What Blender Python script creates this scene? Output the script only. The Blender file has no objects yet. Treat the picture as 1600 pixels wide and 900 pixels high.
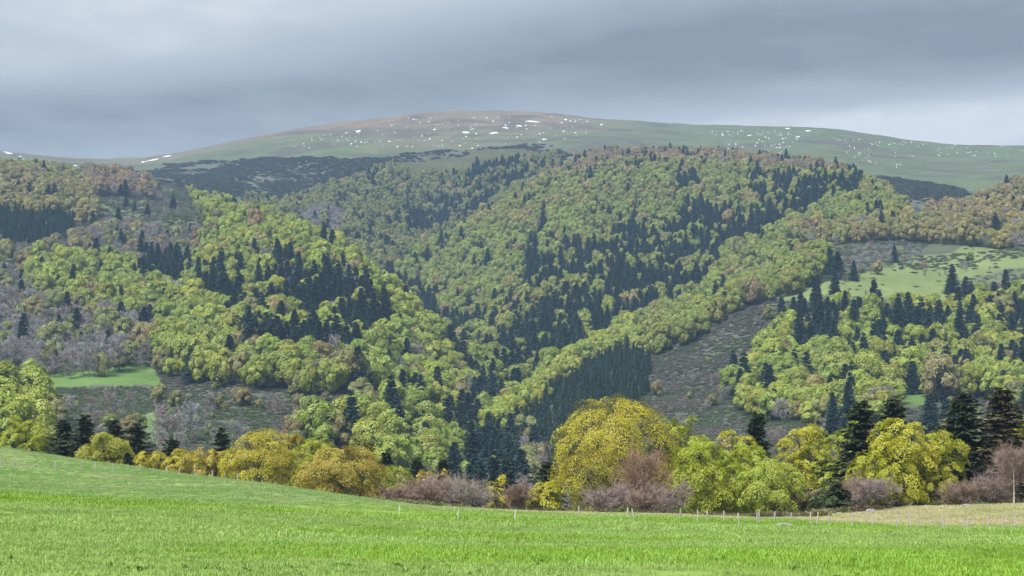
import bpy, math, random
import numpy as np

scene = bpy.context.scene
RNG = np.random.default_rng(7)

# ------------------------------------------------------------------ camera
EYE = 1.7
F, U0, V0 = 2222.0, 800.0, 700.0          # 50 mm lens on a 1600-wide frame; row of the eye level
cam = bpy.data.objects.new('camera', bpy.data.cameras.new('camera'))
scene.collection.objects.link(cam)
cam.location = (0, 0, EYE)
cam.rotation_euler = (math.radians(90), 0, 0)
cam.data.lens = 50.0
cam.data.sensor_width = 36.0
cam.data.shift_y = 250.0 / 1600.0
cam.data.clip_start = 0.5
cam.data.clip_end = 20000
scene.camera = cam

# ------------------------------------------------------------------ sky, sun, exposure
SUN_EL, SUN_AZ = 50.0, -143.0             # azimuth measured from +Y towards +X (behind, to the left)
world = bpy.data.worlds.new('World'); scene.world = world; world.use_nodes = True
nt = world.node_tree; nt.nodes.clear()
def N(tree, typ, **kw):
    n = tree.nodes.new(typ)
    for k, v in kw.items():
        if k.startswith('i_'):
            n.inputs[k[2:].replace('_', ' ')].default_value = v
        else:
            setattr(n, k, v)
    return n
def M(tree, op, a, b=None, c=None, clamp=False):
    n = tree.nodes.new('ShaderNodeMath'); n.operation = op; n.use_clamp = clamp
    for i, s in enumerate((a, b, c)):
        if s is None: continue
        if isinstance(s, (int, float)): n.inputs[i].default_value = s
        else: tree.links.new(s, n.inputs[i])
    return n.outputs[0]
def build_sky():
    L = nt.links.new
    sky = N(nt, 'ShaderNodeTexSky', sky_type='NISHITA', sun_disc=False)
    sky.sun_elevation = math.radians(SUN_EL); sky.sun_rotation = math.radians(SUN_AZ)
    sky.altitude = 1000
    bg1 = N(nt, 'ShaderNodeBackground'); bg1.inputs[1].default_value = 0.06
    L(sky.outputs[0], bg1.inputs[0])
    tc = N(nt, 'ShaderNodeTexCoord')
    sep = N(nt, 'ShaderNodeSeparateXYZ'); L(tc.outputs['Generated'], sep.inputs[0])
    up = M(nt, 'MAXIMUM', sep.outputs[2], 0.0)
    den = M(nt, 'ADD', up, 0.06)
    px = M(nt, 'DIVIDE', sep.outputs[0], den); py = M(nt, 'DIVIDE', sep.outputs[1], den)
    cb = N(nt, 'ShaderNodeCombineXYZ'); L(px, cb.inputs[0]); L(py, cb.inputs[1]); cb.inputs[2].default_value = 3.3
    def noise(scale, detail, rough, off, sx=1.0, sy=1.0):
        mp = N(nt, 'ShaderNodeMapping'); mp.inputs['Location'].default_value = off; mp.inputs['Scale'].default_value = (sx, sy, 1)
        L(cb.outputs[0], mp.inputs[0])
        n = N(nt, 'ShaderNodeTexNoise'); n.inputs['Scale'].default_value = scale
        n.inputs['Detail'].default_value = detail; n.inputs['Roughness'].default_value = rough
        L(mp.outputs[0], n.inputs['Vector']); return n.outputs['Fac']
    big = noise(0.55, 2.0, 0.45, (1.7, 0.4, 0))
    mid = noise(1.5, 4.0, 0.52, (4.1, 7.7, 0), 0.8, 1.3)
    fine = noise(5.0, 5.0, 0.55, (9.1, 2.2, 0))
    warp = M(nt, 'ADD', M(nt, 'MULTIPLY', M(nt, 'SUBTRACT', mid, 0.5), 2.6), M(nt, 'MULTIPLY', M(nt, 'SUBTRACT', fine, 0.5), 1.6))
    # broad cloud masses of the deck (positions on the flat cloud layer, unit = its height)
    def mass(x, y, rx, ry, rot=0.0):
        c, s = math.cos(rot), math.sin(rot)
        dx = M(nt, 'SUBTRACT', px, x); dy = M(nt, 'SUBTRACT', py, y)
        a = M(nt, 'DIVIDE', M(nt, 'ADD', M(nt, 'MULTIPLY', dx, c), M(nt, 'MULTIPLY', dy, s)), rx)
        b = M(nt, 'DIVIDE', M(nt, 'SUBTRACT', M(nt, 'MULTIPLY', dy, c), M(nt, 'MULTIPLY', dx, s)), ry)
        r2 = M(nt, 'ADD', M(nt, 'MULTIPLY', a, a), M(nt, 'MULTIPLY', b, b))
        r2 = M(nt, 'ADD', r2, warp)
        return M(nt, 'POWER', 2.718, M(nt, 'MULTIPLY', r2, -1.0))
    v = M(nt, 'ADD', 0.45, M(nt, 'MULTIPLY', M(nt, 'SUBTRACT', big, 0.5), 0.25))
    v = M(nt, 'ADD', v, M(nt, 'MULTIPLY', M(nt, 'SUBTRACT', mid, 0.5), 0.42))
    v = M(nt, 'ADD', v, M(nt, 'MULTIPLY', M(nt, 'SUBTRACT', fine, 0.5), 0.20))
    for (x, y, rx, ry, rot, amp) in SKY_MASSES:
        v = M(nt, 'ADD', v, M(nt, 'MULTIPLY', mass(x, y, rx, ry, rot), amp))
    v = M(nt, 'ADD', v, 0.0, clamp=True)
    cr = N(nt, 'ShaderNodeValToRGB')
    e = cr.color_ramp.elements
    e[0].position = 0.0; e[0].color = (0.238, 0.252, 0.276, 1)
    e[1].position = 1.0; e[1].color = (0.77, 0.79, 0.81, 1)
    m_ = e.new(0.35); m_.color = (0.342, 0.370, 0.403, 1)
    m_ = e.new(0.65); m_.color = (0.485, 0.528, 0.570, 1)
    L(v, cr.inputs[0])
    # an overcast deck is brighter overhead than near the horizon
    lift = M(nt, 'MULTIPLY_ADD', M(nt, 'POWER', M(nt, 'MAXIMUM', M(nt, 'SUBTRACT', up, 0.28), 0.0), 1.0), 3.4, 1.0)
    bg2 = N(nt, 'ShaderNodeBackground')
    L(cr.outputs[0], bg2.inputs[0]); L(M(nt, 'MULTIPLY', lift, SKY_GAIN), bg2.inputs[1])
    mix = N(nt, 'ShaderNodeMixShader'); mix.inputs[0].default_value = 0.96
    L(bg1.outputs[0], mix.inputs[1]); L(bg2.outputs[0], mix.inputs[2])
    out = N(nt, 'ShaderNodeOutputWorld'); L(mix.outputs[0], out.inputs[0])
SKY_GAIN = 0.52
SKY_MASSES = [  # x, y, rx, ry, rotation, brightness on the cloud layer
    (-0.85, 2.80, 0.90, 0.42, -0.20, 0.34),
    (-0.25, 2.55, 0.60, 0.22, -0.15, 0.22),
    (-0.05, 3.12, 1.45, 0.17, -0.23, -0.26),
    (0.62, 2.84, 0.80, 0.26, -0.10, -0.38),
    (-0.80, 3.46, 0.85, 0.30, 0.05, -0.20),
    (1.20, 3.42, 0.50, 0.34, -0.45, 0.52),
    (0.55, 3.52, 0.65, 0.24, 0.0, 0.34),
    ]
build_sky()
sun = bpy.data.objects.new('sun', bpy.data.lights.new('sun', 'SUN'))
scene.collection.objects.link(sun)
sun.data.energy = 3.6; sun.data.angle = math.radians(25); sun.data.color = (1.0, 0.965, 0.91)
el, az = math.radians(SUN_EL), math.radians(SUN_AZ)
from mathutils import Vector
sd = Vector((math.sin(az) * math.cos(el), math.cos(az) * math.cos(el), math.sin(el)))
sun.rotation_euler = sd.to_track_quat('Z', 'Y').to_euler()
vs = scene.view_settings
vs.view_transform = 'Standard'; vs.look = 'None'; vs.exposure = 0.95; vs.gamma = 1.0; vs.use_curve_mapping = False
cy = scene.cycles
cy.use_denoising = True
cy.max_bounces = 6; cy.diffuse_bounces = 2; cy.transmission_bounces = 4; cy.transparent_max_bounces = 8; cy.volume_bounces = 0
cy.use_adaptive_sampling = True; cy.adaptive_threshold = 0.015

# ------------------------------------------------------------------ helpers
def link(o, parent=None):
    scene.collection.objects.link(o)
    if parent is not None: o.parent = parent
    return o
def np_mesh(name, verts, polys, mats=(), mat_idx=None, lv=None, smooth=False):
    """polys: list of (k,n) integer arrays, n = 3 or 4."""
    me = bpy.data.meshes.new(name)
    verts = np.asarray(verts, np.float32)
    me.vertices.add(len(verts)); me.vertices.foreach_set('co', verts.ravel())
    polys = [np.asarray(p, np.int32) for p in polys if len(p)]
    loops = np.concatenate([p.ravel() for p in polys])
    sizes = np.concatenate([np.full(len(p), p.shape[1], np.int32) for p in polys])
    starts = np.concatenate([[0], np.cumsum(sizes)[:-1]]).astype(np.int32)
    me.loops.add(len(loops)); me.loops.foreach_set('vertex_index', loops)
    me.polygons.add(len(sizes)); me.polygons.foreach_set('loop_start', starts)
    for m in mats: me.materials.append(m)
    if mat_idx is not None: me.polygons.foreach_set('material_index', np.asarray(mat_idx, np.int32))
    me.update(calc_edges=True)
    me.polygons.foreach_set('use_smooth', np.full(len(sizes), smooth))
    if lv is not None:
        a = me.attributes.new('lv', 'FLOAT', 'FACE'); a.data.foreach_set('value', np.asarray(lv, np.float32))
    return me
def tag(o, label=None, cat=None, group=None, kind=None):
    if label: o['label'] = label
    if cat: o['category'] = cat
    if group: o['group'] = group
    if kind: o['kind'] = kind
    return o
def unit(v): return v / (np.linalg.norm(v, axis=-1, keepdims=True) + 1e-9)
def rand_dirs(n, rng):
    return unit(rng.normal(size=(n, 3)))
def hashnoise(x, y, seed=0):
    """smooth value noise on a unit lattice, 0..1"""
    xi, yi = np.floor(x).astype(np.int64), np.floor(y).astype(np.int64)
    fx, fy = x - xi, y - yi
    fx, fy = fx * fx * (3 - 2 * fx), fy * fy * (3 - 2 * fy)
    def h(a, b):
        n = (a * 374761393 + b * 668265263 + seed * 974634777) & 0x7fffffff
        n = ((n ^ (n >> 13)) * 1274126177) & 0x7fffffff
        return ((n ^ (n >> 16)) & 0xffff) / 65535.0
    return (h(xi, yi) * (1 - fx) + h(xi + 1, yi) * fx) * (1 - fy) + (h(xi, yi + 1) * (1 - fx) + h(xi + 1, yi + 1) * fx) * fy
def fbm(x, y, seed=0, octv=4):
    s, a, t = 0, 1.0, 0
    for i in range(octv):
        s = s + a * hashnoise(x * 2 ** i, y * 2 ** i, seed + i * 17); t += a; a *= 0.5
    return s / t
def inside(poly, u, v):
    p = np.asarray(poly, float); r = np.zeros(np.shape(u), bool)
    x0, y0 = p[-1]
    for x1, y1 in p:
        c = (y1 > v) != (y0 > v)
        with np.errstate(divide='ignore', invalid='ignore'):
            xi = (x0 - x1) * (v - y1) / (y0 - y1 + 1e-12) + x1
        r ^= c & (u < xi); x0, y0 = x1, y1
    return r

# ------------------------------------------------------------------ terrain
# surveyed as sight lines from the eye: bearing column, (distance, sight row) pairs -> a height field z(x, y)
NEAR = {
 -250: [(12,1010),(19,895),(40,812),(70,770),(120,725),(150,700),(180,672),(205,678),(240,715),(330,790)],
 0:    [(12,1015),(19,900),(40,818),(70,778),(120,745),(150,722),(180,698),(200,705),(240,745),(330,805)],
 200:  [(12,1015),(19,900),(40,825),(70,790),(120,757),(150,738),(172,727),(195,738),(235,770),(330,815)],
 400:  [(12,1015),(19,900),(40,832),(70,802),(120,766),(150,753),(170,757),(235,790),(330,825)],
 600:  [(12,1015),(19,900),(40,840),(70,812),(110,790),(137,782),(152,787),(235,815),(330,835)],
 800:  [(12,1015),(19,900),(40,846),(70,820),(105,804),(130,799),(150,803),(180,812),(235,826),(330,840)],
 1000: [(12,1015),(19,900),(40,850),(70,825),(105,808),(125,804),(150,808),(180,815),(235,828),(330,842)],
 1200: [(12,1015),(19,900),(40,851),(70,829),(105,815),(125,811),(150,812),(180,816),(235,828),(330,842)],
 1400: [(12,1015),(19,900),(40,852),(70,833),(100,825),(112,823),(150,801),(175,795),(190,800),(235,818),(330,842)],
 1600: [(12,1015),(19,900),(40,853),(70,836),(100,828),(112,825),(150,794),(172,788),(190,794),(235,814),(330,842)],
 1850: [(12,1015),(19,900),(40,853),(70,836),(100,828),(112,825),(150,792),(172,786),(190,792),(235,814),(330,842)],
}
FAR = {
 -220: [(330,790),(450,690),(600,628),(780,570),(900,505),(1200,390),(1500,285),(2000,262),(2600,232),(3000,228),(4000,270)],
 0:    [(330,805),(450,712),(600,645),(740,606),(790,578),(900,520),(1200,395),(1500,285),(2000,268),(2600,238),(3000,242),(4000,280)],
 150:  [(330,815),(500,710),(620,650),(740,604),(790,572),(900,515),(1050,450),(1200,393),(1400,335),(1550,297),(2000,272),(2500,256),(2900,250),(3300,262),(4000,290)],
 280:  [(330,820),(530,705),(660,645),(740,607),(850,550),(1050,455),(1200,395),(1330,338),(1450,335),(1700,300),(2000,278),(2400,252),(2800,239),(3200,250),(4000,285)],
 400:  [(330,825),(560,700),(700,618),(720,598),(900,510),(1070,430),(1250,348),(1450,370),(1800,315),(2000,290),(2300,245),(2700,214),(3200,228),(4000,270)],
 560:  [(330,832),(500,740),(680,635),(720,610),(880,535),(1130,421),(1300,464),(1450,436),(1750,345),(1950,300),(2150,245),(2500,208),(2760,188),(3200,206),(4000,260)],
 680:  [(330,840),(500,800),(640,722),(800,632),(1000,532),(1120,588),(1250,540),(1500,432),(1600,390),(1720,396),(1850,360),(2000,308),(2150,255),(2500,203),(2780,177),(3200,195),(4000,250)],
 480:  [(330,828),(540,712),(700,622),(900,520),(1190,384),(1360,414),(1550,385),(1800,328),(2000,290),(2250,242),(2720,200),(3200,216),(4000,265)],
 620:  [(330,836),(500,775),(660,690),(760,630),(900,558),(1065,474),(1200,520),(1350,488),(1600,398),(1850,335),(2050,275),(2400,215),(2770,182),(3200,200),(4000,255)],
 750:  [(330,842),(500,815),(620,778),(700,735),(880,652),(1080,577),(1280,502),(1480,418),(1650,353),(1780,358),(1900,325),(2050,270),(2200,238),(2500,200),(2800,175),(3200,192),(4000,250)],
 850:  [(330,842),(500,810),(620,770),(720,725),(800,668),(850,625),(920,632),(1000,592),(1200,502),(1400,420),(1580,348),(1760,285),(1900,286),(2000,262),(2150,235),(2500,200),(2820,176),(3200,193),(4000,250)],
 1000: [(330,842),(480,780),(600,725),(750,652),(880,592),(980,546),(1060,552),(1150,505),(1350,420),(1550,338),(1740,266),(1810,251),(1920,258),(2120,230),(2500,205),(2800,189),(3200,206),(4000,255)],
 1150: [(330,842),(480,770),(600,705),(720,650),(860,562),(1000,488),(1040,478),(1110,488),(1220,452),(1420,370),(1620,297),(1760,256),(1920,256),(2150,233),(2450,210),(2750,198),(3200,216),(4000,260)],
 1300: [(330,842),(480,765),(560,720),(680,652),(800,592),(930,495),(1000,436),(1100,402),(1250,370),(1450,316),(1600,281),(1800,270),(2000,246),(2350,218),(2650,202),(3100,222),(4000,268)],
 1450: [(330,842),(480,768),(560,722),(690,640),(730,620),(800,592),(920,502),(970,462),(1080,412),(1200,376),(1350,345),(1600,302),(1900,268),(2250,240),(2600,222),(3100,240),(4000,280)],
 1600: [(330,842),(480,768),(560,722),(690,640),(800,592),(930,502),(1000,452),(1080,402),(1150,375),(1250,345),(1400,315),(1700,280),(2100,252),(2550,229),(3100,246),(4000,284)],
 1830: [(330,842),(480,765),(560,718),(690,635),(800,585),(930,495),(1000,448),(1080,400),(1150,372),(1250,340),(1400,310),(1700,280),(2100,256),(2550,238),(3100,254),(4000,290)],
}
class Spline2:
    """thin-plate spline through scattered samples"""
    def __init__(self, table, su, sl, lam):
        P, Z = [], []
        for u, lst in table.items():
            for D, v in lst: P.append((u / su, math.log(D) / sl)); Z.append(v)
        P = np.array(P); Z = np.array(Z, float); n = len(P)
        K = self.k(((P[:, None] - P[None]) ** 2).sum(-1)) + lam * np.eye(n)
        A = np.zeros((n + 3, n + 3)); A[:n, :n] = K; A[:n, n] = 1; A[:n, n+1:] = P; A[n, :n] = 1; A[n+1:, :n] = P.T
        s = np.linalg.solve(A, np.concatenate([Z, [0, 0, 0]]))
        self.P, self.w, self.a, self.su, self.sl = P, s[:n], s[n:], su, sl
    @staticmethod
    def k(r2): return 0.5 * r2 * np.log(r2 + 1e-12)
    def __call__(self, u, D):
        q = np.stack([u / self.su, np.log(D) / self.sl], -1); out = np.empty(len(q))
        for i in range(0, len(q), 8000):
            c = q[i:i+8000]
            r2 = ((c[:, None] - self.P[None]) ** 2).sum(-1)
            out[i:i+8000] = self.k(r2) @ self.w + self.a[0] + c @ self.a[1:]
        return out
sp_near = Spline2(NEAR, 200.0, 0.22, 0.02)
sp_far = Spline2(FAR, 110.0, 0.13, 0.01)
def ground(x, y):
    x = np.atleast_1d(np.asarray(x, float)); y = np.atleast_1d(np.asarray(y, float))
    x, y = np.broadcast_arrays(x, y); shp = x.shape; x, y = x.ravel(), y.ravel()
    D = np.clip(y, 14.0, 4200.0)
    u = np.clip(U0 + F * x / D, -240, 1840)
    z = np.zeros(len(x))
    w = np.clip((np.log(D) - math.log(300)) / math.log(420 / 300), 0, 1); w = w * w * (3 - 2 * w)
    n = w < 1; f = w > 0
    if n.any(): z[n] += (1 - w[n]) * (EYE + D[n] * (V0 - sp_near(u[n], D[n])) / F)
    if f.any(): z[f] += w[f] * (EYE + D[f] * (V0 - sp_far(u[f], D[f])) / F)
    k = np.clip((y - 6) / 16, 0, 1); z *= k * k * (3 - 2 * k)
    amp = np.clip((D - 380) / 500, 0, 1)
    z += amp * 7.0 * (fbm(x / 130, y / 130, 5, 3) - 0.5) + amp * 3.0 * (fbm(x / 30, y / 30, 9, 2) - 0.5)
    m = np.clip((D - 10) / 40, 0, 1) * (1 - np.clip((D - 200) / 100, 0, 1))
    z += m * 0.30 * (fbm(x / 9, y / 9, 31, 3) - 0.5)
    return z.reshape(shp)
def proj(x, y, z): return U0 + F * x / y, V0 - F * (z - EYE) / y
def g1(x, y): return float(ground(x, y)[0])
def hit(u, v, d0=16, d1=400):
    """first point of the ground met by a sight line"""
    D = np.exp(np.linspace(math.log(d0), math.log(d1), 700))
    x = (u - U0) / F * D; z = ground(x, D); row = V0 - F * (z - EYE) / D
    i = np.argmax(row <= v) if (row <= v).any() else len(D) - 1
    return float(x[i]), float(D[i]), float(z[i])

# ------------------------------------------------------------------ land cover (outlines of woods, heaths and pastures, as surveyed from the eye)
# name: (outline, p_broadleaf, p_conifer, p_bare, p_scrub, ground class, tint set)
COVER = [
 ('upper_dome',   [(-400,100),(2000,100),(2000,420),(-400,420)], 0,0,0,0, 'dome', 0),
 ('lower_heath',  [(-400,420),(2000,420),(2000,1000),(-400,1000)], .01,.0,.03,.9, 'heath', 0),
 ('heath_band',   [(215,268),(300,251),(420,246),(560,246),(680,236),(760,231),(860,226),(890,240),(860,262),(700,270),(560,300),(440,330),(300,320),(235,290)], 0,0,0,1, 'darkheath', 0),
 ('heath_right',  [(1345,276),(1400,277),(1470,287),(1510,298),(1480,320),(1380,345),(1340,300)], 0,0,0,1, 'darkheath', 0),
 ('left_slope',   [(140,290),(240,285),(320,300),(330,345),(320,400),(130,400),(120,340)], .05,.02,.14,.55, 'rough', 3),
 ('far_left_wood',[(-400,250),(0,258),(60,258),(110,264),(140,285),(156,335),(120,345),(-400,345)], .9,.02,.05,0, 'litter', 2),
 ('plantation_left',[(-400,322),(0,322),(60,330),(114,330),(116,372),(60,378),(0,385),(-400,385)], 0,1,0,0, 'litter', 0),
 ('copper_band',  [(128,262),(180,264),(240,278),(244,302),(210,300),(150,300)], .55,0,.4,0, 'litter', 4),
 ('bare_left',    [(-400,385),(0,385),(110,374),(180,345),(260,350),(340,370),(330,410),(250,480),(250,560),(200,566),(60,572),(30,560),(-400,560)], .17,.04,.74,0, 'litter', 1),
 ('bowl_wood',    [(385,305),(440,312),(520,284),(600,258),(700,243),(760,232),(870,236),(880,262),(800,318),(700,370),(640,405),(610,450),(560,430),(500,390),(400,345)], .84,.10,.05,0, 'litter', 5),
 ('bowl_firs',    [(600,350),(660,318),(700,280),(735,240),(770,240),(850,258),(830,282),(760,310),(720,335),(650,362)], .35,.65,0,0, 'litter', 5),
 ('bowl_bare',    [(470,325),(540,322),(545,350),(500,372),(470,360)], .15,.05,.8,0, 'litter', 5),
 ('central_wood', [(860,272),(900,248),(940,236),(1000,232),(1080,232),(1160,244),(1240,260),(1310,262),(1370,285),(1410,312),(1425,338),(1330,350),(1240,352),(1235,385),(1290,400),(1200,445),(1090,480),(1000,522),(870,590),(800,640),(750,700),(690,660),(690,520),(640,460),(600,425),(640,395),(700,360),(800,310)], .90,.085,.02,0, 'litter', 6),
 ('copper_crest', [(860,268),(930,234),(1080,228),(1200,246),(1310,260),(1330,275),(1200,262),(1100,248),(990,248),(930,258),(880,275)], .55,.07,.36,0, 'litter', 4),
 ('central_firs', [(838,345),(860,325),(872,370),(930,385),(980,350),(1060,350),(1075,310),(1130,330),(1180,300),(1210,325),(1235,345),(1190,370),(1160,390),(1130,400),(1090,440),(1050,465),(1010,480),(960,515),(900,540),(850,570),(810,600),(790,560),(780,520),(830,480),(820,420)], .36,.66,0,0, 'litter', 6),
 ('central_firs_top', [(1060,280),(1090,266),(1100,295),(1065,300)], .2,.8,0,0,'litter',6),
 ('right_firs_top', [(1165,300),(1180,268),(1260,272),(1350,280),(1345,300),(1290,315),(1240,335),(1190,330)], .3,.7,0,0, 'litter', 6),
 ('gully_firs',   [(690,520),(760,480),(830,470),(900,510),(960,505),(870,570),(800,618),(745,668),(700,690),(680,600)], .36,.68,0,0, 'litter', 6),
 ('ridge_strip',  [(730,705),(745,665),(800,615),(870,572),(950,515),(1000,505),(1028,522),(1025,545),(985,548),(930,562),(850,610),(800,650),(760,688)], 1,.0,0,0, 'litter', 7),
 ('upper_strip',  [(1000,512),(1060,468),(1130,430),(1200,405),(1280,388),(1298,405),(1292,425),(1180,465),(1100,505),(1030,545)], .93,.05,.02,0, 'litter', 6),
 ('plantation',   [(806,655),(860,602),(930,556),(985,532),(1016,548),(1012,600),(975,630),(930,680),(870,745),(820,720)], .0,1.0,0,0, 'litter', 0),
 ('foot_firs',    [(690,670),(760,680),(815,690),(815,780),(740,800),(700,740)], .04,.92,.04,0, 'litter', 7),
 ('foot_bare',    [(790,665),(840,690),(850,740),(810,750)], .3,.1,.6,0, 'litter', 1),
 ('gully_edge',   [(600,420),(645,440),(705,495),(745,555),(765,605),(735,625),(690,560),(640,490),(605,450)], .35,.62,.03,0, 'litter', 6),
 ('left_spur',    [(300,300),(340,305),(400,325),(500,370),(560,403),(640,470),(700,540),(740,605),(715,640),(650,650),(600,590),(540,602),(440,594),(260,575),(245,520),(250,490),(100,475),(56,440),(30,420),(60,395),(180,398),(300,405),(335,355)], .86,.07,.06,0, 'litter', 7),
 ('spur_firs',    [(345,470),(400,440),(440,395),(480,430),(545,428),(600,470),(620,500),(560,545),(500,560),(400,545),(350,520)], .34,.64,.02,0, 'litter', 7),
 ('spur_firs_left',[(215,385),(235,395),(290,400),(295,425),(250,450),(215,440)], .1,.85,.05,0, 'litter', 7),
 ('spur_firs_mid',[(290,415),(380,425),(390,450),(330,490),(310,470)], .5,.4,.1,0, 'litter', 7),
 ('foot_green',   [(466,640),(510,640),(560,645),(600,650),(640,600),(690,600),(715,650),(725,735),(690,745),(620,735),(560,685),(470,670)], .8,.14,.06,0, 'litter', 7),
 ('left_meadow',  [(36,574),(120,568),(238,570),(255,590),(250,603),(60,603)], 0,0,0,0, 'meadow', 0),
 ('corner_wood',  [(-400,606),(0,608),(24,612),(50,600),(74,640),(74,720),(-400,720)], 1,0,0,0, 'litter', 7),
 ('left_heath',   [(70,603),(255,603),(270,596),(440,600),(600,600),(612,640),(560,640),(470,640),(470,700),(70,720)], .13,.0,.26,.6, 'heath', 1),
 ('left_glade',   [(222,640),(280,636),(270,670),(250,705),(232,690)], 0,0,.05,.1, 'meadow', 0),
 ('heath_slope',  [(1025,548),(1100,505),(1190,468),(1235,456),(1225,500),(1175,560),(1140,590),(1140,625),(1170,650),(1260,668),(1300,720),(960,740),(985,640),(1010,600)], .035,.0,.11,.84, 'heath', 1),
 ('pasture',      [(1215,466),(1290,436),(1380,418),(1460,405),(1500,380),(1600,368),(2000,355),(2000,456),(1600,456),(1500,470),(1380,474),(1270,476)], .010,0,.02,.025, 'pasture', 3),
 ('pasture_scrub',[(1380,412),(1440,398),(1600,385),(1600,400),(1470,420),(1400,420)], .02,0,.1,.35, 'pasture', 3),
 ('pasture_bare', [(1480,440),(1540,430),(1600,420),(2000,415),(2000,440),(1600,445),(1500,460)], .15,.05,.5,.2, 'rough', 3),
 ('right_wood',   [(1215,488),(1290,464),(1380,470),(1450,472),(1520,462),(1600,452),(2000,446),(2000,605),(1590,605),(1450,608),(1410,590),(1400,625),(1330,648),(1250,650),(1165,630),(1138,595),(1195,530)], .74,.24,.02,0, 'litter', 7),
 ('right_firs_a', [(1268,462),(1318,458),(1320,505),(1290,545),(1240,560),(1235,520)], .25,.75,0,0, 'litter', 7),
 ('right_firs_b', [(1370,500),(1400,480),(1470,490),(1500,500),(1450,560),(1440,600),(1405,590),(1370,560)], .2,.8,0,0, 'litter', 7),
 ('right_firs_c', [(1585,480),(2000,470),(2000,600),(1590,600),(1570,540)], .2,.8,0,0, 'litter', 7),
 ('valley_meadow',[(1398,600),(1450,600),(1476,622),(1430,660),(1370,672)], 0,0,.0,.02, 'meadow', 0),
 ('valley_scrub', [(1250,655),(1400,635),(1600,612),(2000,612),(2000,760),(1250,760)], .14,.01,.2,.65, 'heath', 1),
 ('upper_right_wood', [(1232,352),(1330,338),(1425,334),(1480,318),(1560,300),(1600,284),(2000,275),(2000,372),(1600,374),(1500,372),(1440,366),(1380,366),(1240,374)], .78,.04,.18,0, 'litter', 2),
 ('bare_band',    [(1290,386),(1340,372),(1430,368),(1450,382),(1420,402),(1310,428)], .06,.02,.6,.3, 'heath', 1),
]
GROUND_COL = {'dome': (0.088,0.112,0.062), 'heath': (0.090,0.100,0.070), 'darkheath': (0.088,0.094,0.070), 'rough': (0.105,0.125,0.070),
              'litter': (0.070,0.072,0.034), 'meadow': (0.110,0.185,0.052), 'pasture': (0.150,0.190,0.072)}
def classify(u, v):
    c = np.zeros(len(u), int)
    for i, e in enumerate(COVER): c[inside(e[1], u, v)] = i
    return c

# ------------------------------------------------------------------ materials
def new_mat(name):
    m = bpy.data.materials.new(name); m.use_nodes = True
    t = m.node_tree; t.nodes.clear()
    return m, t, t.links.new
def leaf_material(name, transl=0.30, spread=0.45):
    m, t, L = new_mat(name)
    at = N(t, 'ShaderNodeAttribute', attribute_type='INSTANCER', attribute_name='tint')
    lv = N(t, 'ShaderNodeAttribute', attribute_type='GEOMETRY', attribute_name='lv')
    k = M(t, 'MULTIPLY_ADD', lv.outputs['Fac'], spread, 1 - spread / 2)
    vm = N(t, 'ShaderNodeVectorMath', operation='SCALE'); L(at.outputs['Color'], vm.inputs[0]); L(k, vm.inputs['Scale'])
    hs = N(t, 'ShaderNodeHueSaturation'); hs.inputs['Saturation'].default_value = 1.0
    L(M(t, 'MULTIPLY_ADD', lv.outputs['Fac'], 0.05, 0.475), hs.inputs['Hue']); L(vm.outputs[0], hs.inputs['Color'])
    d = N(t, 'ShaderNodeBsdfDiffuse'); L(hs.outputs[0], d.inputs[0])
    tr = N(t, 'ShaderNodeBsdfTranslucent'); L(hs.outputs[0], tr.inputs[0])
    mx = N(t, 'ShaderNodeMixShader'); mx.inputs[0].default_value = transl
    L(d.outputs[0], mx.inputs[1]); L(tr.outputs[0], mx.inputs[2])
    g = N(t, 'ShaderNodeBsdfGlossy'); g.inputs['Roughness'].default_value = 0.45; g.inputs['Color'].default_value = (0.8, 0.85, 0.9, 1)
    m2 = N(t, 'ShaderNodeMixShader'); m2.inputs[0].default_value = 0.03
    L(mx.outputs[0], m2.inputs[1]); L(g.outputs[0], m2.inputs[2])
    o = N(t, 'ShaderNodeOutputMaterial'); L(m2.outputs[0], o.inputs[0])
    return m
def noise_material(name, c0, c1, scale, bump=0.3, rough=0.9, c2=None):
    m, t, L = new_mat(name)
    tc = N(t, 'ShaderNodeTexCoord')
    n = N(t, 'ShaderNodeTexNoise'); n.inputs['Scale'].default_value = scale; n.inputs['Detail'].default_value = 6; n.inputs['Roughness'].default_value = 0.65
    L(tc.outputs['Object'], n.inputs['Vector'])
    cr = N(t, 'ShaderNodeValToRGB'); e = cr.color_ramp.elements
    e[0].position = 0.35; e[0].color = (*c0, 1); e[1].position = 0.65; e[1].color = (*c1, 1)
    if c2: x = e.new(0.72); x.color = (*c2, 1)
    L(n.outputs['Fac'], cr.inputs[0])
    b = N(t, 'ShaderNodeBsdfPrincipled'); b.inputs['Roughness'].default_value = rough; b.inputs['Specular IOR Level'].default_value = 0.2
    L(cr.outputs[0], b.inputs['Base Color'])
    bp = N(t, 'ShaderNodeBump'); bp.inputs['Strength'].default_value = bump; bp.inputs['Distance'].default_value = 0.05
    L(n.outputs['Fac'], bp.inputs['Height']); L(bp.outputs[0], b.inputs['Normal'])
    o = N(t, 'ShaderNodeOutputMaterial'); L(b.outputs[0], o.inputs[0])
    return m
MAT_LEAF = leaf_material('leaf', 0.30, 0.28)
MAT_NEEDLE = leaf_material('needle', 0.10, 0.6)
MAT_TWIG = leaf_material('twig', 0.0, 0.5)
MAT_GRASS = leaf_material('grass_blade', 0.25, 0.35)
MAT_BARK = noise_material('bark', (0.045,0.038,0.030), (0.13,0.12,0.10), 3.0)
MAT_FIRBARK = noise_material('fir_bark', (0.035,0.028,0.022), (0.09,0.075,0.06), 4.0)
MAT_BIRCH = noise_material('birch_bark', (0.38,0.35,0.31), (0.60,0.57,0.52), 2.5, c2=(0.10,0.09,0.08))
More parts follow.
